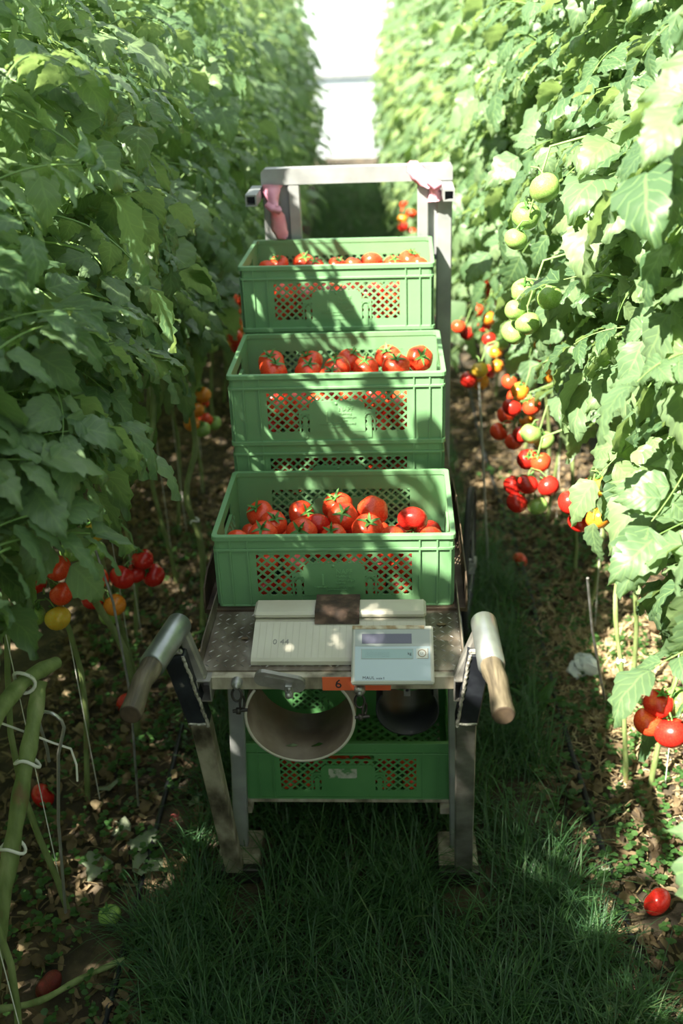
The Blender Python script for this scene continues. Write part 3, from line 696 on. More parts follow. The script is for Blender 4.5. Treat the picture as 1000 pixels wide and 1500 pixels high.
# hanging gutter pipes
def half_pipe(cx, cz, R0, th, y0, y1, a0, a1, n, m0, name, label):
    root = empty(name, CM @ T((cx, (y0+y1)/2, cz-R0)), label, 'pipe'); b = MB(); e = MB()
    for k in range(n+1):
        a = R(a0+(a1-a0)*k/n); c, s = math.cos(a), math.sin(a)
        b.v += [(cx+R0*c, y0, cz+R0*s), (cx+R0*c, y1, cz+R0*s), (cx+(R0-th)*c, y1, cz+(R0-th)*s), (cx+(R0-th)*c, y0, cz+(R0-th)*s)]
        e.v += [(cx+(R0+.0005)*c, y0-.0012, cz+(R0+.0005)*s), (cx+(R0-th)*c, y0-.0012, cz+(R0-th)*s), (cx+(R0-th)*c, y0-.0002, cz+(R0-th)*s), (cx+(R0+.0005)*c, y0-.0002, cz+(R0+.0005)*s)]
    for k in range(n):
        for j in range(4):
            for q in (b, e): q.f.append((4*k+j, 4*k+(j+1) % 4, 4*k+4+(j+1) % 4, 4*k+4+j)); q.mi.append(0); q.sm.append(j in (0, 2))
    link('pipe_wall', b.mesh('pipe_wall', m0), root, CM); link('cut_edge', e.mesh('cut_edge', M['pipe_edge'] if m0 is M['pipe'] else m0), root, CM, label='pale cut edge of the pipe')
    return root
half_pipe(-.073, .750, .130, .006, 1.985, 2.165, -218, 38, 36, M['pipe'], 'half_pipe', 'large brown-grey open pipe trough hanging by shackles under the cart front')
half_pipe(.178, .672, .078, .004, 2.12, 2.30, -215, 35, 28, M['pipe_dark'], 'half_pipe', 'smaller black pipe holder hanging in the dark behind the display')
b = MB()
b.box(.170, .186, 2.175, 2.178, .672, .868)
root = link('perforated_strap', b.mesh('perforated_strap', M['steel']), cart, CM, label='perforated metal hanging strap')
b = MB()
for i in range(9): b.lathe([(.0001, 2.1742), (.004, 2.1742), (.004, 2.1752)], (.178, 0, .69+i*.019), 8, axis=1)  # dark discs laid on the strap as the shade in its holes
link('strap_hole', b.mesh('strap_hole', M['ink']), root, CM)
for k, (dx, dz, a, l) in enumerate(((-.03, -.119, .3, 'small dry leaf scrap left of centre in the brown pipe trough'), (.032, -.117, -.1, 'small greenish leaf scrap right of centre in the brown pipe trough'))):
    b = MB(); L = .016
    b.add([(-L, 0, .0), (-.3*L, -.005, .003), (.4*L, -.004, .002), (L, 0, .003), (.3*L, .006, .003), (-.4*L, .005, .0)], [(0, 1, 5), (1, 2, 4, 5), (2, 3, 4)])
    b.add([(x, y, z-.0012) for x, y, z in [(-L, 0, .0), (-.3*L, -.005, .003), (.4*L, -.004, .002), (L, 0, .003), (.3*L, .006, .003), (-.4*L, .005, .0)]], [(0, 5, 1), (1, 5, 4, 2), (2, 4, 3)])
    link('leaf_scrap', b.mesh('leaf_scrap', M['pale_dry'] if k == 0 else M['weed']), None, CM @ T((-.073+dx, 2.03, .750+dz+.0005)) @ Matrix.Rotation(a, 4, 'Z') @ Matrix.Rotation(-dx/.12, 4, 'Y'), l, 'leaf')

# cream scale platform on the tread plate
scale = empty('weighing_platform', CM @ T((.02, 2.11, .8735)), 'cream fluted plastic weighing platform strapped to the tread plate', 'scale')
b = MB(); b.prism([(2.018, .8735), (2.018, .884), (2.024, .890), (2.128, .922), (2.134, .920), (2.2, .920), (2.2, .8735)], 0, -.183, .222); cpart_s = link('platform_body', b.mesh('platform_body', M['white']), scale, CM)
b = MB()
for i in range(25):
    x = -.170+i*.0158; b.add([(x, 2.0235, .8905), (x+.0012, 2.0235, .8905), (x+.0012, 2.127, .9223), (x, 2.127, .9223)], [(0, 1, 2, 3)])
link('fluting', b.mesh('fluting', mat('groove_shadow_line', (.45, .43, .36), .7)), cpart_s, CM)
b = MB(); b.box(-.188, .225, 2.140, 2.205, .922, .940, bev=.006); link('raised_rim', b.mesh('raised_rim', M['white']), scale, CM)
tm = text_mesh([('0 44', .022, 0, 0, 'LEFT')], 'pencil_marks', M['ink_faint'], .0002)
link('pencil_marks', tm, cpart_s, CM @ T((-.136, 2.062, .9026)) @ Matrix.Rotation(R(-73), 4, 'X'))
b = MB(); b.prism([(2.118, .922), (2.126, .929), (2.136, .944), (2.155, .948), (2.215, .946), (2.255, .884), (2.250, .880), (2.208, .941), (2.15, .942), (2.141, .938), (2.13, .924)], 0, -.040, .066)
link('strap', b.mesh('strap', M['rust']), scale, CM, label='cracked dark brown leather strap')
# display unit
A0 = Vector((0, 1.948, .872)); A1 = Vector((0, 2.076, .944)); dv = (A1-A0); DL = dv.length; dv.normalize()
DM = CM @ T((.1445, 1.948, .872)) @ Matrix.Rotation(math.atan2(dv.z, dv.y), 4, 'X')          # local x across, y up the slope, z out
disp = empty('scale_display', DM, 'pale grey and blue scale display panel tilted against the front beam', 'display')
hw = .0935
b = MB(); b.box(-hw, hw, 0, DL, -.014, 0, bev=.004); link('casing', b.mesh('casing', M['white2']), disp)
b = MB(); b.box(-hw+.008, hw-.008, .006, .092, 0, .0007); lb = link('lower_face', b.mesh('lower_face', M['label_blue']), disp, label='pale blue lower face plate')
b = MB(); b.box(-hw+.008, hw-.008, .0925, .136, 0, .0007); ub = link('upper_face', b.mesh('upper_face', M['label_grey']), disp, label='grey upper face plate')
b = MB(); b.box(-.070, .044, .099, .124, .0007, .0013); link('solar_cell', b.mesh('solar_cell', M['solar']), disp)
b = MB(); b.box(-.0715, .0475, .0595, .0855, .0007, .0012); link('screen_frame', b.mesh('screen_frame', M['label_grey']), disp)
b = MB(); b.box(-.070, .046, .061, .084, .0012, .0016); lc = link('screen', b.mesh('screen', M['lcd']), disp, label='greenish grey display window')
RX = Matrix.Rotation(R(-90), 4, 'X')
def flat_text(lines, m, par, z, name='lettering'):
    link(name, text_mesh(lines, name, m, .0002), par, DM @ T((0, 0, z)) @ RX)
flat_text([('kg', .010, .034, .070, 'LEFT')], M['ink'], lc, .0018)
flat_text([('888888', .019, -.062, .065, 'LEFT')], mat('lcd_segment_faint', (.24, .35, .37), .3), lc, .0017, 'dim_digits')
flat_text([('MAUL', .0105, -.068, .0095, 'LEFT'), ('scale S', .007, -.037, .0095, 'LEFT')], M['ink'], lb, .0009)
b = MB(); b.box(.054, .081, .061, .086, .0007, .0011); sl = link('seal_sticker', b.mesh('seal_sticker', M['seal']), disp)
b = MB(); b.lathe([(.0078, .0012), (.0088, .0014), (.0098, .0012)], (.067, .074, 0), 20, axis=2); b.box(.080, .0812, .062, .086, .0011, .0013); b.box(.056, .081, .0605, .0615, .0011, .0013)
link('seal_ring', b.mesh('seal_ring', mat('brown_ring', (.25, .17, .10), .7)), sl)
flat_text([('CE', .007, .0622, .0715, 'LEFT')], M['ink_faint'], sl, .0012)
b = MB(); b.box(-hw+.001, hw-.02, DL-.010, DL-.001, .0002, .0011); link('tape_strip', b.mesh('tape_strip', noisy('stained_tape', [(.4, (.30, .21, .12)), (.6, (.55, .50, .40))], 40, 5, .8)), disp, label='brown stained tape along the top edge')
b = MB(); b.box(-.05, .05, .085, .13, -.03, -.014); link('bracket', b.mesh('bracket', M['dark_metal']), disp)
for k, (u, y, l) in enumerate(((.262, 2.19, 'dry yellow leaf scrap on the tread plate right of the display'), (-.212, 2.13, 'bit of straw on the tread plate left of the cream platform'))):
    b = MB(); n = 6; rg = random.Random(k)
    vs = [(.013*math.cos(2*math.pi*i/n)*rg.uniform(.6, 1.2), .007*math.sin(2*math.pi*i/n)*rg.uniform(.6, 1.2), .002+.002*rg.random()) for i in range(n)]
    b.add(vs+[(x, y2, z-.0012) for x, y2, z in vs], [tuple(range(n)), tuple(range(n, 2*n))[::-1]]); link('leaf_scrap', b.mesh('leaf_scrap', M['dry']), None, CM @ T((u, y, .8722)), l, 'leaf')

# ------------------------------------------------------------------ tomato foliage
def leaflet(L, W, rg, n=11, cols=5, teeth=.16, droop=.8, fold=.25, phase=0):
    """points of one leaflet along +Y, upper side +Z -> (verts, quads, uvs)"""
    us = np.linspace(-1, 1, cols); vs = []; uv = []
    ang = -rg.uniform(.0, .25)+.15; y = z = 0.0; ds = L/n; tw = rg.uniform(-.35, .35); lob = rg.uniform(.8, 1.2); wav = rg.uniform(0, 6); nl = rg.uniform(2.2, 3.4); lph = rg.uniform(0, 1)
    for i in range(n+1):
        t = i/n
        w = W/2*(math.sin(math.pi*min(1, .06+t**.72*.94))**.85)*(1.22-.62*t)
        if i in (0,): w = W*.04
        if i == n: w = W*.012
        tooth = 1+teeth*lob*(.55*math.sin(2*math.pi*(nl*t+lph)) + (.30 if i % 2 else -.30)) if 0 < i < n else 1
        for u in us:
            ww = w*(tooth if abs(u) > .9 else 1)*u
            fwd = (.05*W if (abs(u) > .9 and i % 2) else 0)
            zz = abs(u)*w*fold*(1-t) + .045*W*math.sin(i*2.4+wav)*abs(u) + .03*W*math.sin(u*5+i*1.1+wav) - .16*W*(u*u)*t
            ca, sa = math.cos(ang), math.sin(ang)
            x0, z0 = ww*math.cos(tw*t)-zz*math.sin(tw*t), ww*math.sin(tw*t)+zz*math.cos(tw*t)
            vs.append((x0, y+fwd*ca - z0*sa, z + z0*ca + fwd*sa)); uv.append((.5+u/2, t))
        ang -= droop*1.6/n*(.4+1.2*t); y += ds*math.cos(ang); z += ds*math.sin(ang)
    fs = [(i*cols+c, i*cols+c+1, (i+1)*cols+c+1, (i+1)*cols+c) for i in range(n) for c in range(cols-1)]
    return np.array(vs), fs, uv
def compound(seed, hi=True, pairs=3, size=1.0):
    """a whole tomato leaf: rachis + leaflets"""
    rg = random.Random(seed); Vs, Fs, Us, Mi = [], [], [], []
    def put(vs, fs, uv, m):
        b = len(Vs); Vs.extend(map(tuple, vs)); Fs.extend(tuple(b+i for i in f) for f in fs); Us.extend(uv); Mi.extend([m]*len(fs))
    L = rg.uniform(.26, .34)*size; N = 12; ang = rg.uniform(.25, .7); cur = rg.uniform(.7, 1.7); y = z = x = 0; side = rg.uniform(-.5, .5); path = []
    for i in range(N+1):
        path.append((x, y, z, ang)); y += L/N*math.cos(ang); z += L/N*math.sin(ang); x += side*L/N*(i/N)*.6; ang -= cur/N
    nn = 4; vs = []
    for i, (px, py, pz, a) in enumerate(path):
        r = .0032*(1-.6*i/N)*size**.5
        for k in range(nn):
            q = 2*math.pi*k/nn; vs.append((px+r*math.cos(q), py-math.sin(a)*r*math.sin(q), pz+math.cos(a)*r*math.sin(q)))
    put(vs, [(i*nn+k, i*nn+(k+1) % nn, (i+1)*nn+(k+1) % nn, (i+1)*nn+k) for i in range(N) for k in range(nn)], [(.5, .5)]*len(vs), 1)
    def attach(t, yaw, Ls, W, pit=0, roll=0):
        i = min(N, int(t*N)); px, py, pz, a = path[i]
        n, c = (14, 5) if hi else (5, 3)
        v, f, uv = leaflet(Ls, W, rg, n, c, droop=rg.uniform(.25, .85), fold=rg.uniform(.1, .35))
        v = v.copy(); v[:, 1] += .012*size
        m = np.array((T((px, py, pz)) @ Euler((a*.75+pit, 0, 0)).to_matrix().to_4x4() @ Matrix.Rotation(yaw, 4, 'Z') @ Matrix.Rotation(roll, 4, 'Y')))
        v = v @ m[:3, :3].T + m[:3, 3]; put(v, f, uv, 0)
    sizes = [(.50, .080), (.72, .108), (.9, .100)][:pairs] if pairs == 3 else [(.55, .085), (.85, .1)]
    for t, l in sizes:
        for sgn in (-1, 1):
            l2 = l*rg.uniform(.8, 1.15)*size
            attach(t+rg.uniform(-.04, .04), sgn*R(rg.uniform(48, 78)), l2, l2*rg.uniform(.46, .60), R(rg.uniform(-25, 5)), sgn*R(rg.uniform(-15, 25)))
        if hi and rg.random() < .8:
            l2 = rg.uniform(.02, .035)*size; attach(t-.09, rg.choice((-1, 1))*R(80), l2, l2*.8)
    l2 = rg.uniform(.12, .16)*size; attach(1.0, rg.uniform(-.15, .15), l2, l2*rg.uniform(.55, .7), 0)
    return np.array(Vs), Fs, Us, Mi
def to_mesh(name, Vs, Fs, Us, Mi, mats):
    me = bpy.data.meshes.new(name); me.from_pydata(Vs.tolist() if hasattr(Vs, 'tolist') else Vs, [], Fs)
    for m in mats: me.materials.append(m)
    me.polygons.foreach_set('material_index', Mi); me.polygons.foreach_set('use_smooth', [True]*len(Fs))
    if Us is not None:
        ul = me.uv_layers.new(name='UVMap'); li = np.empty(len(me.loops), int); me.loops.foreach_get('vertex_index', li)
        ul.data.foreach_set('uv', np.array(Us)[li].ravel())
    return me
LEAVES = [to_mesh('leaf', *compound(100+i), [M['leaf'], M['vine']]) for i in range(10)]
LOW_LEAVES = [compound(300+i, False, 2) for i in range(6)]

def leaf_matrix(p, az, tilt, roll, s):
    return T(p) @ Matrix.Rotation(az, 4, 'Z') @ Matrix.Rotation(tilt, 4, 'X') @ Matrix.Rotation(roll, 4, 'Y') @ Matrix.Scale(s, 4)
def foliage_mass(name, seed, n, z0, z1, spread):
    rg = random.Random(seed); VV, FF, MI = [], [], []; b = 0
    for k in range(n):
        V0, F0, U0, M0 = LOW_LEAVES[rg.randrange(6)]
        z = rg.uniform(z0, z1); az = rg.uniform(0, 2*math.pi)
        az = rg.choice((0, math.pi)) + rg.gauss(math.pi/2, .8) if z < 1.9 else az
        m = np.array(leaf_matrix((rg.gauss(0, .05), rg.uniform(-.22, .22), z), az, rg.uniform(-.5, .45), rg.uniform(-.5, .5), rg.uniform(.85, 1.25)*spread*(1 if z < 1.6 else 1-.42*(z-1.6))))
        VV.append(V0 @ m[:3, :3].T + m[:3, 3]); FF += [tuple(b+i for i in f) for f in F0]; MI += M0; b += len(V0)
    return to_mesh(name, np.concatenate(VV), FF, None, MI, [M['leaf_far'], M['vine']])
MASS = [foliage_mass('foliage', 50+i, 120, .45, 2.50, 1.22) for i in range(4)]

def stem_mesh(seed, h, r=.008):
    rg = random.Random(seed); mb = MB(); n = 16; ph = rg.uniform(0, 6)
    mb.tube([(.025*math.sin(i*.9+ph), .03*math.cos(i*.7+ph), h*i/n-.02) for i in range(n+1)], [r*(1.15-.6*i/n) for i in range(n+1)], 7)
    return mb.mesh('stem', M['stem'])
STEMS = [stem_mesh(i, 2.6) for i in range(4)]
def string_mesh():
    mb = MB(); mb.tube([(.02, 0, 0), (.0, .01, 1.3), (.01, 0, 2.9)], .0014, 4); return mb.mesh('support_string', M['string'])
STRING = string_mesh()
ORD = ['first', 'second', 'third', 'fourth', 'fifth', 'sixth', 'seventh', 'eighth', 'ninth', 'tenth', 'eleventh', 'twelfth', 'thirteenth']
PLANTS = {}
def clear_of_aisle(x, y, z, side, jit=0):
    lim = (.43 if z > 1.3 else .50) + jit
    if y > 3.6: lim -= min(.14, (y-3.6)*.06)
    if z > 1.9: lim += .10*(z-1.9)
    if y < 1.75: lim = max(lim, .50 if side > 0 else .62)
    return x*side > lim
def near_plant(side, y, idx, nleaf):
    x = side*(.88+rnd.uniform(-.04, .04)); rg = random.Random(1000+idx*3+(7 if side > 0 else 0))
    W0 = T((x, y, 0)); sn = 'left' if side < 0 else 'right'
    r = empty('tomato_plant', W0, 'leafy tomato plant in the %s row, %s from the camera end' % (sn, ORD[idx]), 'plant', 'tomato plants of the %s row' % sn)
    PLANTS[(sn, idx)] = r
    link('stem', STEMS[idx % 4], r); link('support_string', STRING, r)
    k = tries = 0
    zlo = 1.10 if side < 0 else .98
    if side < 0 and y < 3.1: zlo = 1.22
    while k < nleaf and tries < nleaf*4:
        tries += 1
        z = rg.uniform(zlo, 2.60)
        if z > 1.8 and rg.random() < ((.50 if z < 2.2 else .62) if side < 0 else .2): continue
        toward = R(90) if side < 0 else R(90)                      # azimuth 0 points +Y
        face = -R(90) if side < 0 else R(90)
        az = face + rg.gauss(0, 1.0) if rg.random() < .8 else rg.uniform(0, 6.28)
        s = rg.uniform(.85, 1.3)
        if z > 2.2: s *= .85
        p = Vector((x+rg.gauss(0, .09)-side*rg.uniform(-.05, .12), y+rg.uniform(-.24, .24), z))
        m = leaf_matrix(p, az, rg.uniform(-.45, .45), rg.uniform(-.6, .6), s)
        mid = m @ Vector((0, .36, -.04)); t2 = m @ Vector((0, .22, .02))
        jit = rg.uniform(0, .30)**1.2 if rg.random() < .8 else 0
        ok = all(clear_of_aisle(q.x, q.y, q.z, side, jit) for q in (mid, t2, m @ Vector((.09, .26, 0)), m @ Vector((-.09, .26, 0))))
        if not ok: continue
        link('leaf', LEAVES[rg.randrange(10)], r, m); k += 1
    return r
NEAR_N = 11
for side in (-1, 1):
    for i in range(NEAR_N):
        near_plant(side, .75+.46*i, i, 96 if side < 0 else 98)
def far_plant(x, y, k, label, group, s=1.0):
    W0 = T((x, y, 0)) @ Matrix.Rotation((k % 2)*math.pi, 4, 'Z') @ Matrix.Diagonal((1, 1, s, 1))
    r = empty('tomato_plant', W0, label, 'plant', group)
    link('stem', STEMS[k % 4], r); link('foliage', MASS[k % 4], r, kind='stuff')
k = 0
for side, sn in ((-1, 'left'), (1, 'right')):
    for j in range(5):
        k += 1; far_plant(side*.95, -1.6+.46*j, k, 'tomato plant of the %s row beside and behind the camera' % sn, 'tomato plants of the %s row by the camera' % sn, 1.2)  # rows continue out of view, stretched taller to shade the aisle
    if side < 0:
        for yy in (-.1, .35, .75): k += 1; far_plant(-1.28, yy, k, 'tomato plant of the left row beside and behind the camera', 'tomato plants of the left row by the camera', 1.25)  # extra plants out of view, added to keep sun off the aisle grass
    y = .75+.46*NEAR_N
    while y < 15.3:
        k += 1; far_plant((-.90 if side < 0 else .76) if y > 8 else side*.86, y, k, 'dense blurred tomato plant far down the %s row beyond the cart' % sn, 'distant tomato plants of the %s row' % sn, 1+.04*math.sin(k)); y += .42
    y = -1.5
    while y < 15.5:
        k += 1; far_plant(side*1.72, y, k, 'tomato plant of the next row seen in gaps behind the %s row' % sn, 'tomato plants of the row behind the %s row' % sn, 1.06); y += .42

# fruit trusses hanging on the vines
FR = {}
def fruit_mesh(kind, i):
    key = (kind, i)
    if key not in FR:
        b = MB(); me0 = TM[kind][i]
        b.add([(v.co.x, v.co.y, v.co.z*1.12) for v in me0.vertices], [tuple(p.vertices) for p in me0.polygons], 0, True)
        calyx_add(b, .8, i, 1, .74); FR[key] = b.mesh('fruit_'+kind, [M[kind], M['calyx']])
    return FR[key]
def truss(plant, fruits, r=.034):
    pts = [Vector(f[0]) for f in fruits]; c = sum(pts, Vector())/len(pts); top = c+Vector((0, 0, max(p.z for p in pts)-c.z+.07))
    W0 = MW[plant]; px = W0.translation.x; b = MB()
    b.tube([(px*.75+c.x*.25, c.y+.05, top.z+.06), (px*.45+c.x*.55, c.y+.03, top.z+.055), (c.x*.9+px*.1, c.y+.01, top.z+.02), (c.x, c.y, c.z)], [.004, .004, .0035, .003], 6)
    for p in pts:
        b.tube([(c.x, c.y, min(top.z, p.z+.045)), ((c.x+p.x)/2, (c.y+p.y)/2, p.z+.045), (p.x, p.y, p.z+.025)], .0022, 5)
    t = link('fruit_truss', b.mesh('fruit_truss', M['vine']), plant, Matrix())
    for f in fruits:
        p, kind = f[0], f[1]; rr = f[2] if len(f) > 2 else r
        d = Vector((c.x-p[0], c.y-p[1], .06)); d.normalize()
        m = T(p) @ Vector((0, 0, 1)).rotation_difference(d).to_matrix().to_4x4() @ Matrix.Rotation(rnd.uniform(0, 6), 4, 'Z') @ Matrix.Scale(rr, 4)
        link('tomato', fruit_mesh(kind, rnd.randrange(3)), t, m)
def P(side, y): 
    i = max(0, min(NEAR_N-1, round((y-.75)/.46))); return PLANTS[(side, i)]
RD, DR, OR, YE, GR = 'red', 'dark_red', 'orange_f', 'yellow_f', 'green_f'
truss(P('left', 2.55), [((-.84, 2.50, .885), RD, .036), ((-.92, 2.52, .835), DR, .036), ((-.84, 2.49, .810), RD, .034), ((-.855, 2.47, .745), YE, .036), ((-.93, 2.50, .74), GR, .034), ((-.97, 2.55, .80), OR)])
truss(P('left', 2.65), [((-.76, 2.62, .935), YE, .033), ((-.77, 2.62, .870), GR, .035), ((-.84, 2.64, .865), GR, .034), ((-.80, 2.60, .815), GR, .034)])
truss(P('left', 2.9), [((-.71, 2.93, .675), DR, .036), ((-.77, 2.88, .640), DR, .040), ((-.69, 2.96, .600), DR, .038), ((-.74, 2.93, .625), DR, .032)])
truss(P('left', 2.8), [((-.86, 2.83, .595), DR, .036), ((-.79, 2.82, .575), OR, .036), ((-.84, 2.86, .650), RD, .034), ((-.82, 2.85, .520), GR, .034)])
truss(P('left', 3.6), [((-.70, 3.62, 1.02), RD, .036), ((-.73, 3.66, 1.07), GR, .034), ((-.67, 3.66, 1.03), DR, .034)])
truss(P('left', 4.5), [((-.55, 4.50, .93), RD), ((-.58, 4.55, 1.0), RD), ((-.55, 4.55, .87), DR), ((-.57, 4.6, 1.08), RD)])
truss(P('right', 3.2), [((.54, 3.18, .785), DR, .037), ((.51, 3.19, .715), DR, .036), ((.575, 3.17, .710), GR, .034), ((.55, 3.26, .84), DR, .036), ((.605, 3.15, .79), DR, .036), ((.50, 3.23, .76), DR, .033), ((.585, 3.21, .85), RD, .034)])
truss(P('right', 2.8), [((.60, 2.78, .905), DR, .037), ((.685, 2.78, .855), OR, .038), ((.645, 2.84, .815), DR, .036), ((.67, 2.84, .92), RD, .034), ((.695, 2.80, .95), YE, .032)])
truss(P('right', 3.6), [((.55, 3.58, .775), RD), ((.53, 3.66, .85), RD), ((.575, 3.56, .81), DR), ((.50, 3.62, .80), RD), ((.60, 3.6, .84), OR)])
truss(P('right', 4.0), [((.42, 3.95, .89), DR), ((.46, 3.92, .94), YE), ((.47, 3.98, .87), OR)])
truss(P('right', 3.5), [((.56, 3.55, .98), OR), ((.60, 3.52, .93), RD), ((.53, 3.52, .93), DR)])
truss(P('right', 3.3), [((.56, 3.28, .925), GR, .036), ((.61, 3.30, .89), GR)])
truss(P('right', 2.9), [((.465, 2.86, 1.425), GR, .037), ((.435, 2.91, 1.385), GR, .036), ((.46, 2.92, 1.50), GR, .036), ((.52, 2.84, 1.50), GR, .036), ((.43, 2.87, 1.46), GR, .030)])
truss(P('right', 2.7), [((.46, 2.66, 1.82), GR, .038), ((.43, 2.74, 1.74), GR, .036), ((.40, 2.70, 1.69), GR, .030)])
truss(P('left', 2.05), [((-.70, 2.03, 1.66), GR, .036), ((-.75, 2.05, 1.61), GR)])
truss(P('right', 1.75), [((.62, 1.76, .865), DR, .036), ((.58, 1.79, .87), RD, .032), ((.60, 1.80, .91), DR, .032), ((.64, 1.82, .90), GR, .03)])
truss(P('right', 4.8), [((.46, 4.79, .86), RD), ((.50, 4.82, .82), DR)])
rg = random.Random(3)
for sn, sd in (('left', -1), ('right', 1)):
    for y in (4.0, 4.4, 5.0, 5.3, 5.1):
        x = sd*rg.uniform(.62, .72); z = rg.uniform(.5, .85)
        truss(P(sn, y), [((x+rg.uniform(-.05, .05), y+rg.uniform(-.05, .05), z+.05*q), rg.choice((RD, RD, DR, OR, GR))) for q in range(4)])
# far fruit beyond the tall frame
for i, (x, y, z) in enumerate([(-.50, 7.2, .95), (.33, 7.3, .93), (-.5, 8.2, .8), (.4, 8.6, .8)]):
    r0 = empty('tomato_cluster', T((x, y, z)), 'blurred cluster of %s tomatoes far down the %s row, %s' % ('red' if i != 1 else 'orange-red', 'left' if x < 0 else 'right', ('seen through the frame', 'seen through the frame', 'furthest away', 'furthest away')[i]), 'tomatoes')
    for q in range(4): link('tomato', fruit_mesh((RD, RD, OR, DR)[(i+q) % 4], q % 3), r0, T((x+.04*math.cos(q*2.1), y+.04*math.sin(q*2.1), z-.04*q)) @ Matrix.Scale(.035, 4))

# fallen tomatoes
def fallen(x, y, r, kind, label, tilt=(.9, .3)):
    tomato(Vector((x, y, float(gz(x, y))+r*.86)), r, kind, tilt, rnd.uniform(0, 6), label, 'fallen tomatoes on the ground')
fallen(-.73, 2.10, .032, GR, 'green unripe tomato lying on the ground left of the cart foot', (.2, .1))
fallen(-.84, 1.88, .038, 'rot', 'rotting dark red tomato on the ground at the bottom left')
fallen(.76, 2.10, .040, DR, 'red tomato on the ground among weeds at the bottom right', (1.2, .2))
fallen(.67, 4.05, .036, RD, 'red tomato on the ground far behind the wheel', (2, .2))
fallen(-1.04, 2.58, .040, DR, 'red tomato on the ground behind the bent wire stake', (.9, .5))
fallen(-.83, 3.05, .036, DR, 'red tomato on the ground beyond the left wooden grip', (2, 0))
fallen(-.88, 3.08, .034, DR, 'dark red tomato just left of the one beyond the left grip', (2, 0))

# ------------------------------------------------------------------ ground cover (uncountable)
def strips(name, n, seed, xfun, yr, hr, wr, lean, m, segs=3, flat=False):
    rs = np.random.RandomState(seed)
    x, y = xfun(rs, n); h = rs.uniform(*hr, n); wd = rs.uniform(*wr, n); az = rs.uniform(0, 2*np.pi, n); ln = rs.uniform(*lean, n)
    z0 = gz(x, y); dx, dy = np.cos(az), np.sin(az); px, py = -dy, dx; V = []
    ang = rs.uniform(-.15, .15, n) if flat else ln*.25
    cx, cy, cz = x.copy(), y.copy(), z0 + (rs.uniform(.002, .022, n) if flat else -.004)
    for s in range(segs+1):
        wv = wd*(1-s/segs)**.6 if not flat else wd*(1-.5*abs(2*s/segs-1))
        if s < segs or flat:
            V.append(np.stack([cx-px*wv, cy-py*wv, cz], -1)); V.append(np.stack([cx+px*wv, cy+py*wv, cz+(wd*.4 if flat else 0)], -1))
        else: V.append(np.stack([cx, cy, cz], -1))
        st = h/segs
        if flat: cx = cx+dx*st*np.cos(ang); cy = cy+dy*st*np.cos(ang); cz = np.maximum(cz+st*np.sin(ang), z0+.002); a2 = rs.uniform(-.6, .6, n); ang = ang*.3+a2; t = rs.uniform(-.4, .4, n); dx, dy = dx*np.cos(t)-dy*np.sin(t), dx*np.sin(t)+dy*np.cos(t); px, py = -dy, dx
        else: cx = cx+dx*st*np.sin(ang); cy = cy+dy*st*np.sin(ang); cz = cz+st*np.cos(ang); ang = ang+ln*1.0/segs*1.3
    k = len(V); V = np.stack(V, 1).reshape(-1, 3); base = (np.arange(n)*k)[:, None]
    quads = [[2*s, 2*s+1, 2*s+3, 2*s+2] for s in range(segs-1)]
    F = []
    if flat: quads.append([2*(segs-1), 2*(segs-1)+1, 2*segs+1, 2*segs])
    Q = np.concatenate([base+np.array(q)[None] for q in quads]); F = Q.tolist()
    if not flat: F += (base+np.array([2*segs-2, 2*segs-1, 2*segs])[None]).tolist()
    me = bpy.data.meshes.new(name); me.from_pydata(V.tolist(), [], F); me.materials.append(m)
    return me
def not_foot(x, y):
    return x
def aisle(rs, n, x0=-.55, x1=.58, y0=.9, y1=4.2):
    x = rs.uniform(x0, x1, n); y = rs.uniform(y0, y1, n)
    d = np.sin(x*7+y*3)+np.sin(y*11-x*5)                      # loosen the sward where soil shows
    bare = (np.hypot((x-.52)/.16, (y-2.52)/.13) < 1) & (rs.rand(n) < .9)
    cy_ = y*math.cos(CART_ROT)-x*math.sin(CART_ROT); u = x*math.cos(CART_ROT)+y*math.sin(CART_ROT)+.165
    y = np.where(bare, y-1.2, y)
    foot = (cy_ > 2.06) & (cy_ < 2.40) & (((u > -.39) & (u < -.225)) | ((u > .245) & (u < .395)))
    y = np.where(foot, y-.55, y)
    return x, y
link('grass', strips('grass', 24000, 1, lambda r, n: aisle(r, n), None, (.08, .27), (.0012, .0034), (.3, 2.3), M['grass'], 4), kind='stuff', label='short green grass growing along the aisle under the cart')
link('grass', strips('grass', 26000, 2, lambda r, n: aisle(r, n, -.5, .5, 4.2, 15), None, (.05, .14), (.002, .004), (.4, 1.6), M['grass'], 2), kind='stuff', label='grass of the aisle far beyond the cart')
def clumps(rs, n):
    cs = np.array([(-.60, 2.02), (-.52, 1.86), (-.48, 2.1), (.55, 1.95), (.48, 2.1), (.62, 1.75), (-.4, 1.7), (.3, 1.75), (0, 1.65), (-.1, 2.05), (.1, 2.15), (.50, 3.3), (.56, 3.8), (.46, 2.8)])
    c = cs[rs.randint(len(cs), size=n)]; return c[:, 0]+rs.normal(0, .035, n), c[:, 1]+rs.normal(0, .035, n)
link('grass_tuft', strips('grass_tuft', 3200, 3, clumps, None, (.12, .27), (.0011, .0024), (.6, 2.0), M['grass'], 4), kind='stuff', label='longer grass tufts round the cart feet')
def verge(sd, w0=.5, w1=1.25, y0=1.2, y1=6.5):
    def f(rs, n):
        x, y = sd*rs.uniform(w0, w1, n), rs.uniform(y0, y1, n)
        for tx, ty in ((-.73, 2.10), (-.84, 1.88), (.76, 2.10), (-.73, 1.99), (-1.04, 2.58), (-.61, 2.50), (.67, 4.05)):
            y = np.where(np.hypot(x-tx, y-ty) < .075, y+.9, y)
        return x, y
    return f
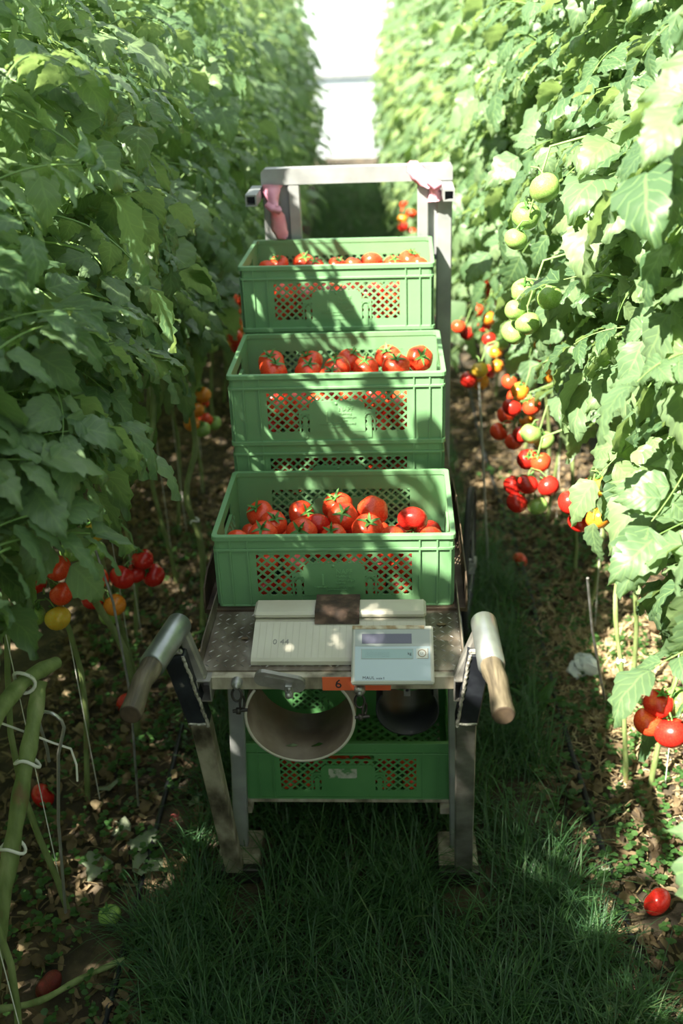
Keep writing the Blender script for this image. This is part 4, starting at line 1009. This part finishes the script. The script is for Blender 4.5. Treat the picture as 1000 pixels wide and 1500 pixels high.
for sd, n in ((-1, 4500), (1, 6000)):
    link('plant_litter', strips('plant_litter', n, 5+sd, verge(sd), None, (.015, .07), (.0012, .010), (0, 1), M['dry'], 3, True), kind='stuff', label='dry brown straw and leaf litter under the %s row' % ('left' if sd < 0 else 'right'))
def straw_heap(rs, n): return .85+rs.normal(0, .13, n), 3.25+rs.normal(0, .30, n)
link('straw', strips('straw', 2600, 9, straw_heap, None, (.03, .13), (.0012, .0032), (0, 1), leaf_material('pale_straw', [(.1, (.30, .21, .11)), (.6, (.52, .40, .23)), (1, (.68, .58, .38))], (.4, .3, .15), .15, .8, False, 'isl'), 4, True), kind='stuff', label='heap of pale straw under the right row')
def weeds(seed, n, xf, hr=(.03, .09), lr=(.006, .014)):
    rs = np.random.RandomState(seed); x, y = xf(rs, n); mb = MB(); rg = random.Random(seed)
    for i in range(n):
        z0 = float(gz(x[i], y[i])); h = rg.uniform(*hr); lx, ly = rg.uniform(-.4, .4)*h, rg.uniform(-.4, .4)*h
        for q in range(rg.randint(4, 7)):
            t = rg.uniform(.4, 1); a = rg.uniform(0, 6.28); L = rg.uniform(*lr); w2 = L*.7
            cx, cy, cz = x[i]+lx*t, y[i]+ly*t, z0+h*t; ca, sa = math.cos(a), math.sin(a); up = rg.uniform(-.2, .6)
            pts = [(0, 0), (.35, -.5), (.75, -.45), (1.05, 0), (.75, .45), (.35, .5)]
            mb.add([(cx+(p*ca-s*sa)*L*1.4, cy+(p*sa+s*ca)*L*1.4, cz+p*L*up+abs(s)*L*.3) for p, s in pts], [(0, 1, 2, 3), (0, 3, 4, 5)], 0, True)
    return mb.mesh('weeds', M['weed'])
link('weeds', weeds(1, 1000, verge(1, .42, 1.1, 1.5, 4.5)), kind='stuff', label='small round-leaved weeds at the edge of the right row')
link('weeds', weeds(2, 750, verge(-1, .42, 1.1, 1.5, 4.5)), kind='stuff', label='small round-leaved weeds at the edge of the left row')
def dead_leaves(seed, n, xf):
    rs = np.random.RandomState(seed); x, y = xf(rs, n); rg = random.Random(seed); VV, FF, b0 = [], [], 0
    protos = [leaflet(.07, .05, random.Random(q), 6, 5, teeth=.3, droop=1.6, fold=.9) for q in range(6)]
    for i in range(n):
        v, f, uv = protos[rg.randrange(6)]; m = np.array(leaf_matrix((x[i], y[i], float(gz(x[i], y[i]))+rg.uniform(.006, .03)), rg.uniform(0, 6.28), rg.uniform(-.5, .9), rg.uniform(-.9, .9), rg.uniform(.35, .9)))
        VV.append(v @ m[:3, :3].T + m[:3, 3]); FF += [tuple(b0+k for k in q) for q in f]; b0 += len(v)
    return to_mesh('dead_leaves', np.concatenate(VV), FF, None, [0]*len(FF), [M['dry']])
link('dead_leaves', dead_leaves(1, 1100, verge(-1, .5, 1.2, 1.4, 5)), kind='stuff', label='curled brown dead leaves scattered under the left row')
link('dead_leaves', dead_leaves(2, 1100, verge(1, .52, 1.2, 1.4, 5)), kind='stuff', label='curled brown dead leaves scattered under the right row')
# withered leaves lying on the left
for i, (x, y, s, a) in enumerate([(-.84, 2.62, .8, .3), (-.65, 2.37, 1.0, 1.2), (-.80, 2.33, .9, 2.9), (-.70, 2.27, 1.1, -1.1), (-.55, 2.56, .6, .6), (-.74, 2.46, .7, 2.0), (.66, 2.25, .5, 2.2)]):
    rg = random.Random(40+i); v, f, uv = leaflet(.11*s, .085*s, rg, 10, 5, teeth=.4, droop=.5, fold=.5)
    me = to_mesh('withered_leaf', v, f, uv, [0]*len(f), [M['pale_dry']]); zz = float(gz(x, y))+.022
    lab = ['by the upper left, near the bent wire stake', 'largest curled one beside the left cart leg', 'hanging upright over the litter', 'lying flat with a crumpled edge nearest the green tomato', 'small pale one close to the left foot', 'between the others, half under grass', 'at the edge of the weeds on the right'][i]
    o = link('withered_leaf', me, None, T((x, y, zz)) @ Euler((R(rg.uniform(-10, 20)), R(rg.uniform(-25, 25)), a)).to_matrix().to_4x4(), 'withered grey-green leaf on the ground, '+lab, 'leaf', 'withered leaves on the ground')
    sm = o.modifiers.new('thickness', 'SOLIDIFY'); sm.thickness = .0015

# drip hoses, stakes, strings, clips
for sd, sn in ((-1, 'left'), (1, 'right')):
    b = MB(); rg = random.Random(sd); b.tube([(sd*(.665+.012*math.sin(i*.9)), 1.0+i*.35, .008+.004*math.sin(i*1.7)) for i in range(40)], .009, 8)
    link('drip_hose', b.mesh('drip_hose', M['hose']), None, None, 'black drip hose running along the foot of the %s row' % sn, 'hose')
def wire(name, pts, r, m, label, cat):
    b = MB(); b.tube(pts, r, 8); link(name, b.mesh(name, m), None, None, label, cat)
wire('wire_stake', [(-.86, 2.12, -.02), (-.80, 2.05, .40), (-.745, 1.99, .66), (-.724, 1.98, .72), (-.714, 1.975, .750), (-.716, 1.972, .772), (-.725, 1.970, .787), (-.738, 1.972, .795), (-.752, 1.975, .796), (-.765, 1.98, .788), (-.774, 1.986, .77), (-.777, 1.995, .74), (-.777, 2.01, .66), (-.79, 2.04, .60)], .0042, M['wire'], 'bent grey wire stake with hooked top at the lower left', 'stake')
wire('wire_stake', [(.83, 3.05, -.02), (.70, 2.80, .45), (.655, 2.73, .68)], .0045, M['steel'], 'straight metal stake beside the crumpled white film on the right', 'stake')
wire('wire_stake', [(-.72, 2.50, .05), (-.70, 2.52, .45), (-.715, 2.54, .75), (-.75, 2.57, .90)], .0038, M['steel'], 'thin leaning grey rod beside the left tomato clusters', 'stake')
wire('wire_stake', [(.52, 3.92, -.02), (.49, 3.93, .45), (.46, 3.94, .88)], .005, M['wire'], 'pale upright stake behind the right tomato clusters', 'stake')
# thick bare stems lying at the lower left, with white ties
def thick_stem(pts, rr, label, ties):
    root = empty('tomato_vine', T(pts[0]), label, 'vine'); b = MB(); n = len(pts)
    # smooth the path
    q = []
    for i in range(n-1):
        for t in (0, .25, .5, .75):
            p0, p1, p2, p3 = [Vector(pts[max(0, min(n-1, i+j))]) for j in (-1, 0, 1, 2)]
            q.append(.5*((2*p1)+(p2-p0)*t+(2*p0-5*p1+4*p2-p3)*t*t+(3*p1-p0-3*p2+p3)*t**3))
    q.append(Vector(pts[-1])); rg = random.Random(len(label))
    b.tube(q, [rr*(1+.12*math.sin(i*1.9))*(1-.2*i/len(q)) for i in range(len(q))], 12)
    link('stem_body', b.mesh('stem_body', M['stem']), root, Matrix())
    for k in ties:
        c = q[k]; d = (q[min(k+1, len(q)-1)]-q[max(k-1, 0)]).normalized(); x = d.orthogonal().normalized(); y = d.cross(x); t = MB()
        t.tube([c+(x*math.cos(a)+y*math.sin(a))*(rr*1.3+.004*math.cos(a))+d*.006*math.sin(2*a) for a in [2*math.pi*i/18 for i in range(19)]], .004, 6)
        link('string_tie', t.mesh('string_tie', M['string']), root, Matrix(), label='white string tie')
thick_stem([(-.95, 1.70, -.01), (-.87, 1.74, .35), (-.82, 1.80, .55), (-.785, 1.86, .70), (-.765, 1.93, .80), (-.76, 2.0, .86)], .021, 'thick pale green tomato stem with white ties at the lower left edge', (8, 13))
thick_stem([(-.98, 1.62, .45), (-.86, 1.70, .78), (-.80, 1.78, .90), (-.76, 1.90, .93), (-.72, 2.02, .90)], .020, 'thick green tomato stem arching above the tied stem at the left edge', (12,))
thick_stem([(-.80, 2.9, .0), (-.78, 2.82, .40), (-.83, 2.72, .72), (-.80, 2.95, .90), (-.68, 3.1, 1.0), (-.66, 3.2, 1.25)], .012, 'crooked bare tomato stem rising between the left tomato clusters', ())
thick_stem([(-.66, 3.55, .0), (-.62, 3.5, .4), (-.66, 3.52, .62), (-.62, 3.6, .8), (-.64, 3.6, 1.1)], .012, 'bare pale stem left of the crates in the left row', (6,))
thick_stem([(.80, 2.62, .0), (.77, 2.66, .35), (.74, 2.72, .62), (.78, 2.8, 1.0)], .008, 'bare green stem behind the straight stake on the right', (5,))
thick_stem([(-.92, 1.72, .12), (-.84, 1.80, .05), (-.76, 1.88, .03), (-.66, 1.95, .02)], .009, 'green side shoot lying on the ground at the lower left', ())
wire('string', [(-.86, 1.9, .84), (-.80, 1.95, .76), (-.755, 1.985, .70), (-.72, 2.01, .66), (-.71, 2.0, .62), (-.715, 2.0, .57)], .0028, M['string'], 'white string strung from the thick stem to the bent stake', 'string')
b = MB(); rg = random.Random(8)
b.tube([(-.61+.012*math.sin(i*1.2), 2.51-.004*i, .012+.010*math.cos(i*1.2)) for i in range(16)], .0025, 6); link('spiral_clip', b.mesh('spiral_clip', M['clip']), None, T((0, 0, 0)), 'small reddish spiral clip on the dark soil left of the cart leg', 'clip')
b = MB(); n = 14; vs = []; rg = random.Random(4)
for i in range(9):
    th = math.pi*i/8
    for j in range(n):
        a = 2*math.pi*j/n; r = .055*(1+rg.uniform(-.28, .28)); vs.append((r*math.sin(th)*math.cos(a), r*math.sin(th)*math.sin(a)*.8, .75*r*math.cos(th)))
b.add(vs, [(i*n+j, (i+1)*n+j, (i+1)*n+(j+1) % n, i*n+(j+1) % n) for i in range(8) for j in range(n)])
link('crumpled_film', b.mesh('crumpled_film', M['paper']), None, T((.78, 3.20, .04)), 'crumpled ball of white plastic film on the straw at the right', 'film')
# broad-leaved weed by the right handle
r0 = empty('broadleaf_weed', T((.58, 3.0, 0)), 'broad-leaved weed standing in the grass right of the right handle', 'weed')
for i in range(5):
    rg = random.Random(i); v, f, uv = leaflet(.15, .05, rg, 8, 5, teeth=.08, droop=.5)
    link('leaf', to_mesh('weed_leaf', v, f, uv, [0]*len(f), [M['weed']]), r0, T((.58, 3.0, float(gz(.58, 3.0)))) @ Matrix.Rotation(i*1.3+.2, 4, 'Z') @ Matrix.Rotation(R(62), 4, 'X'))
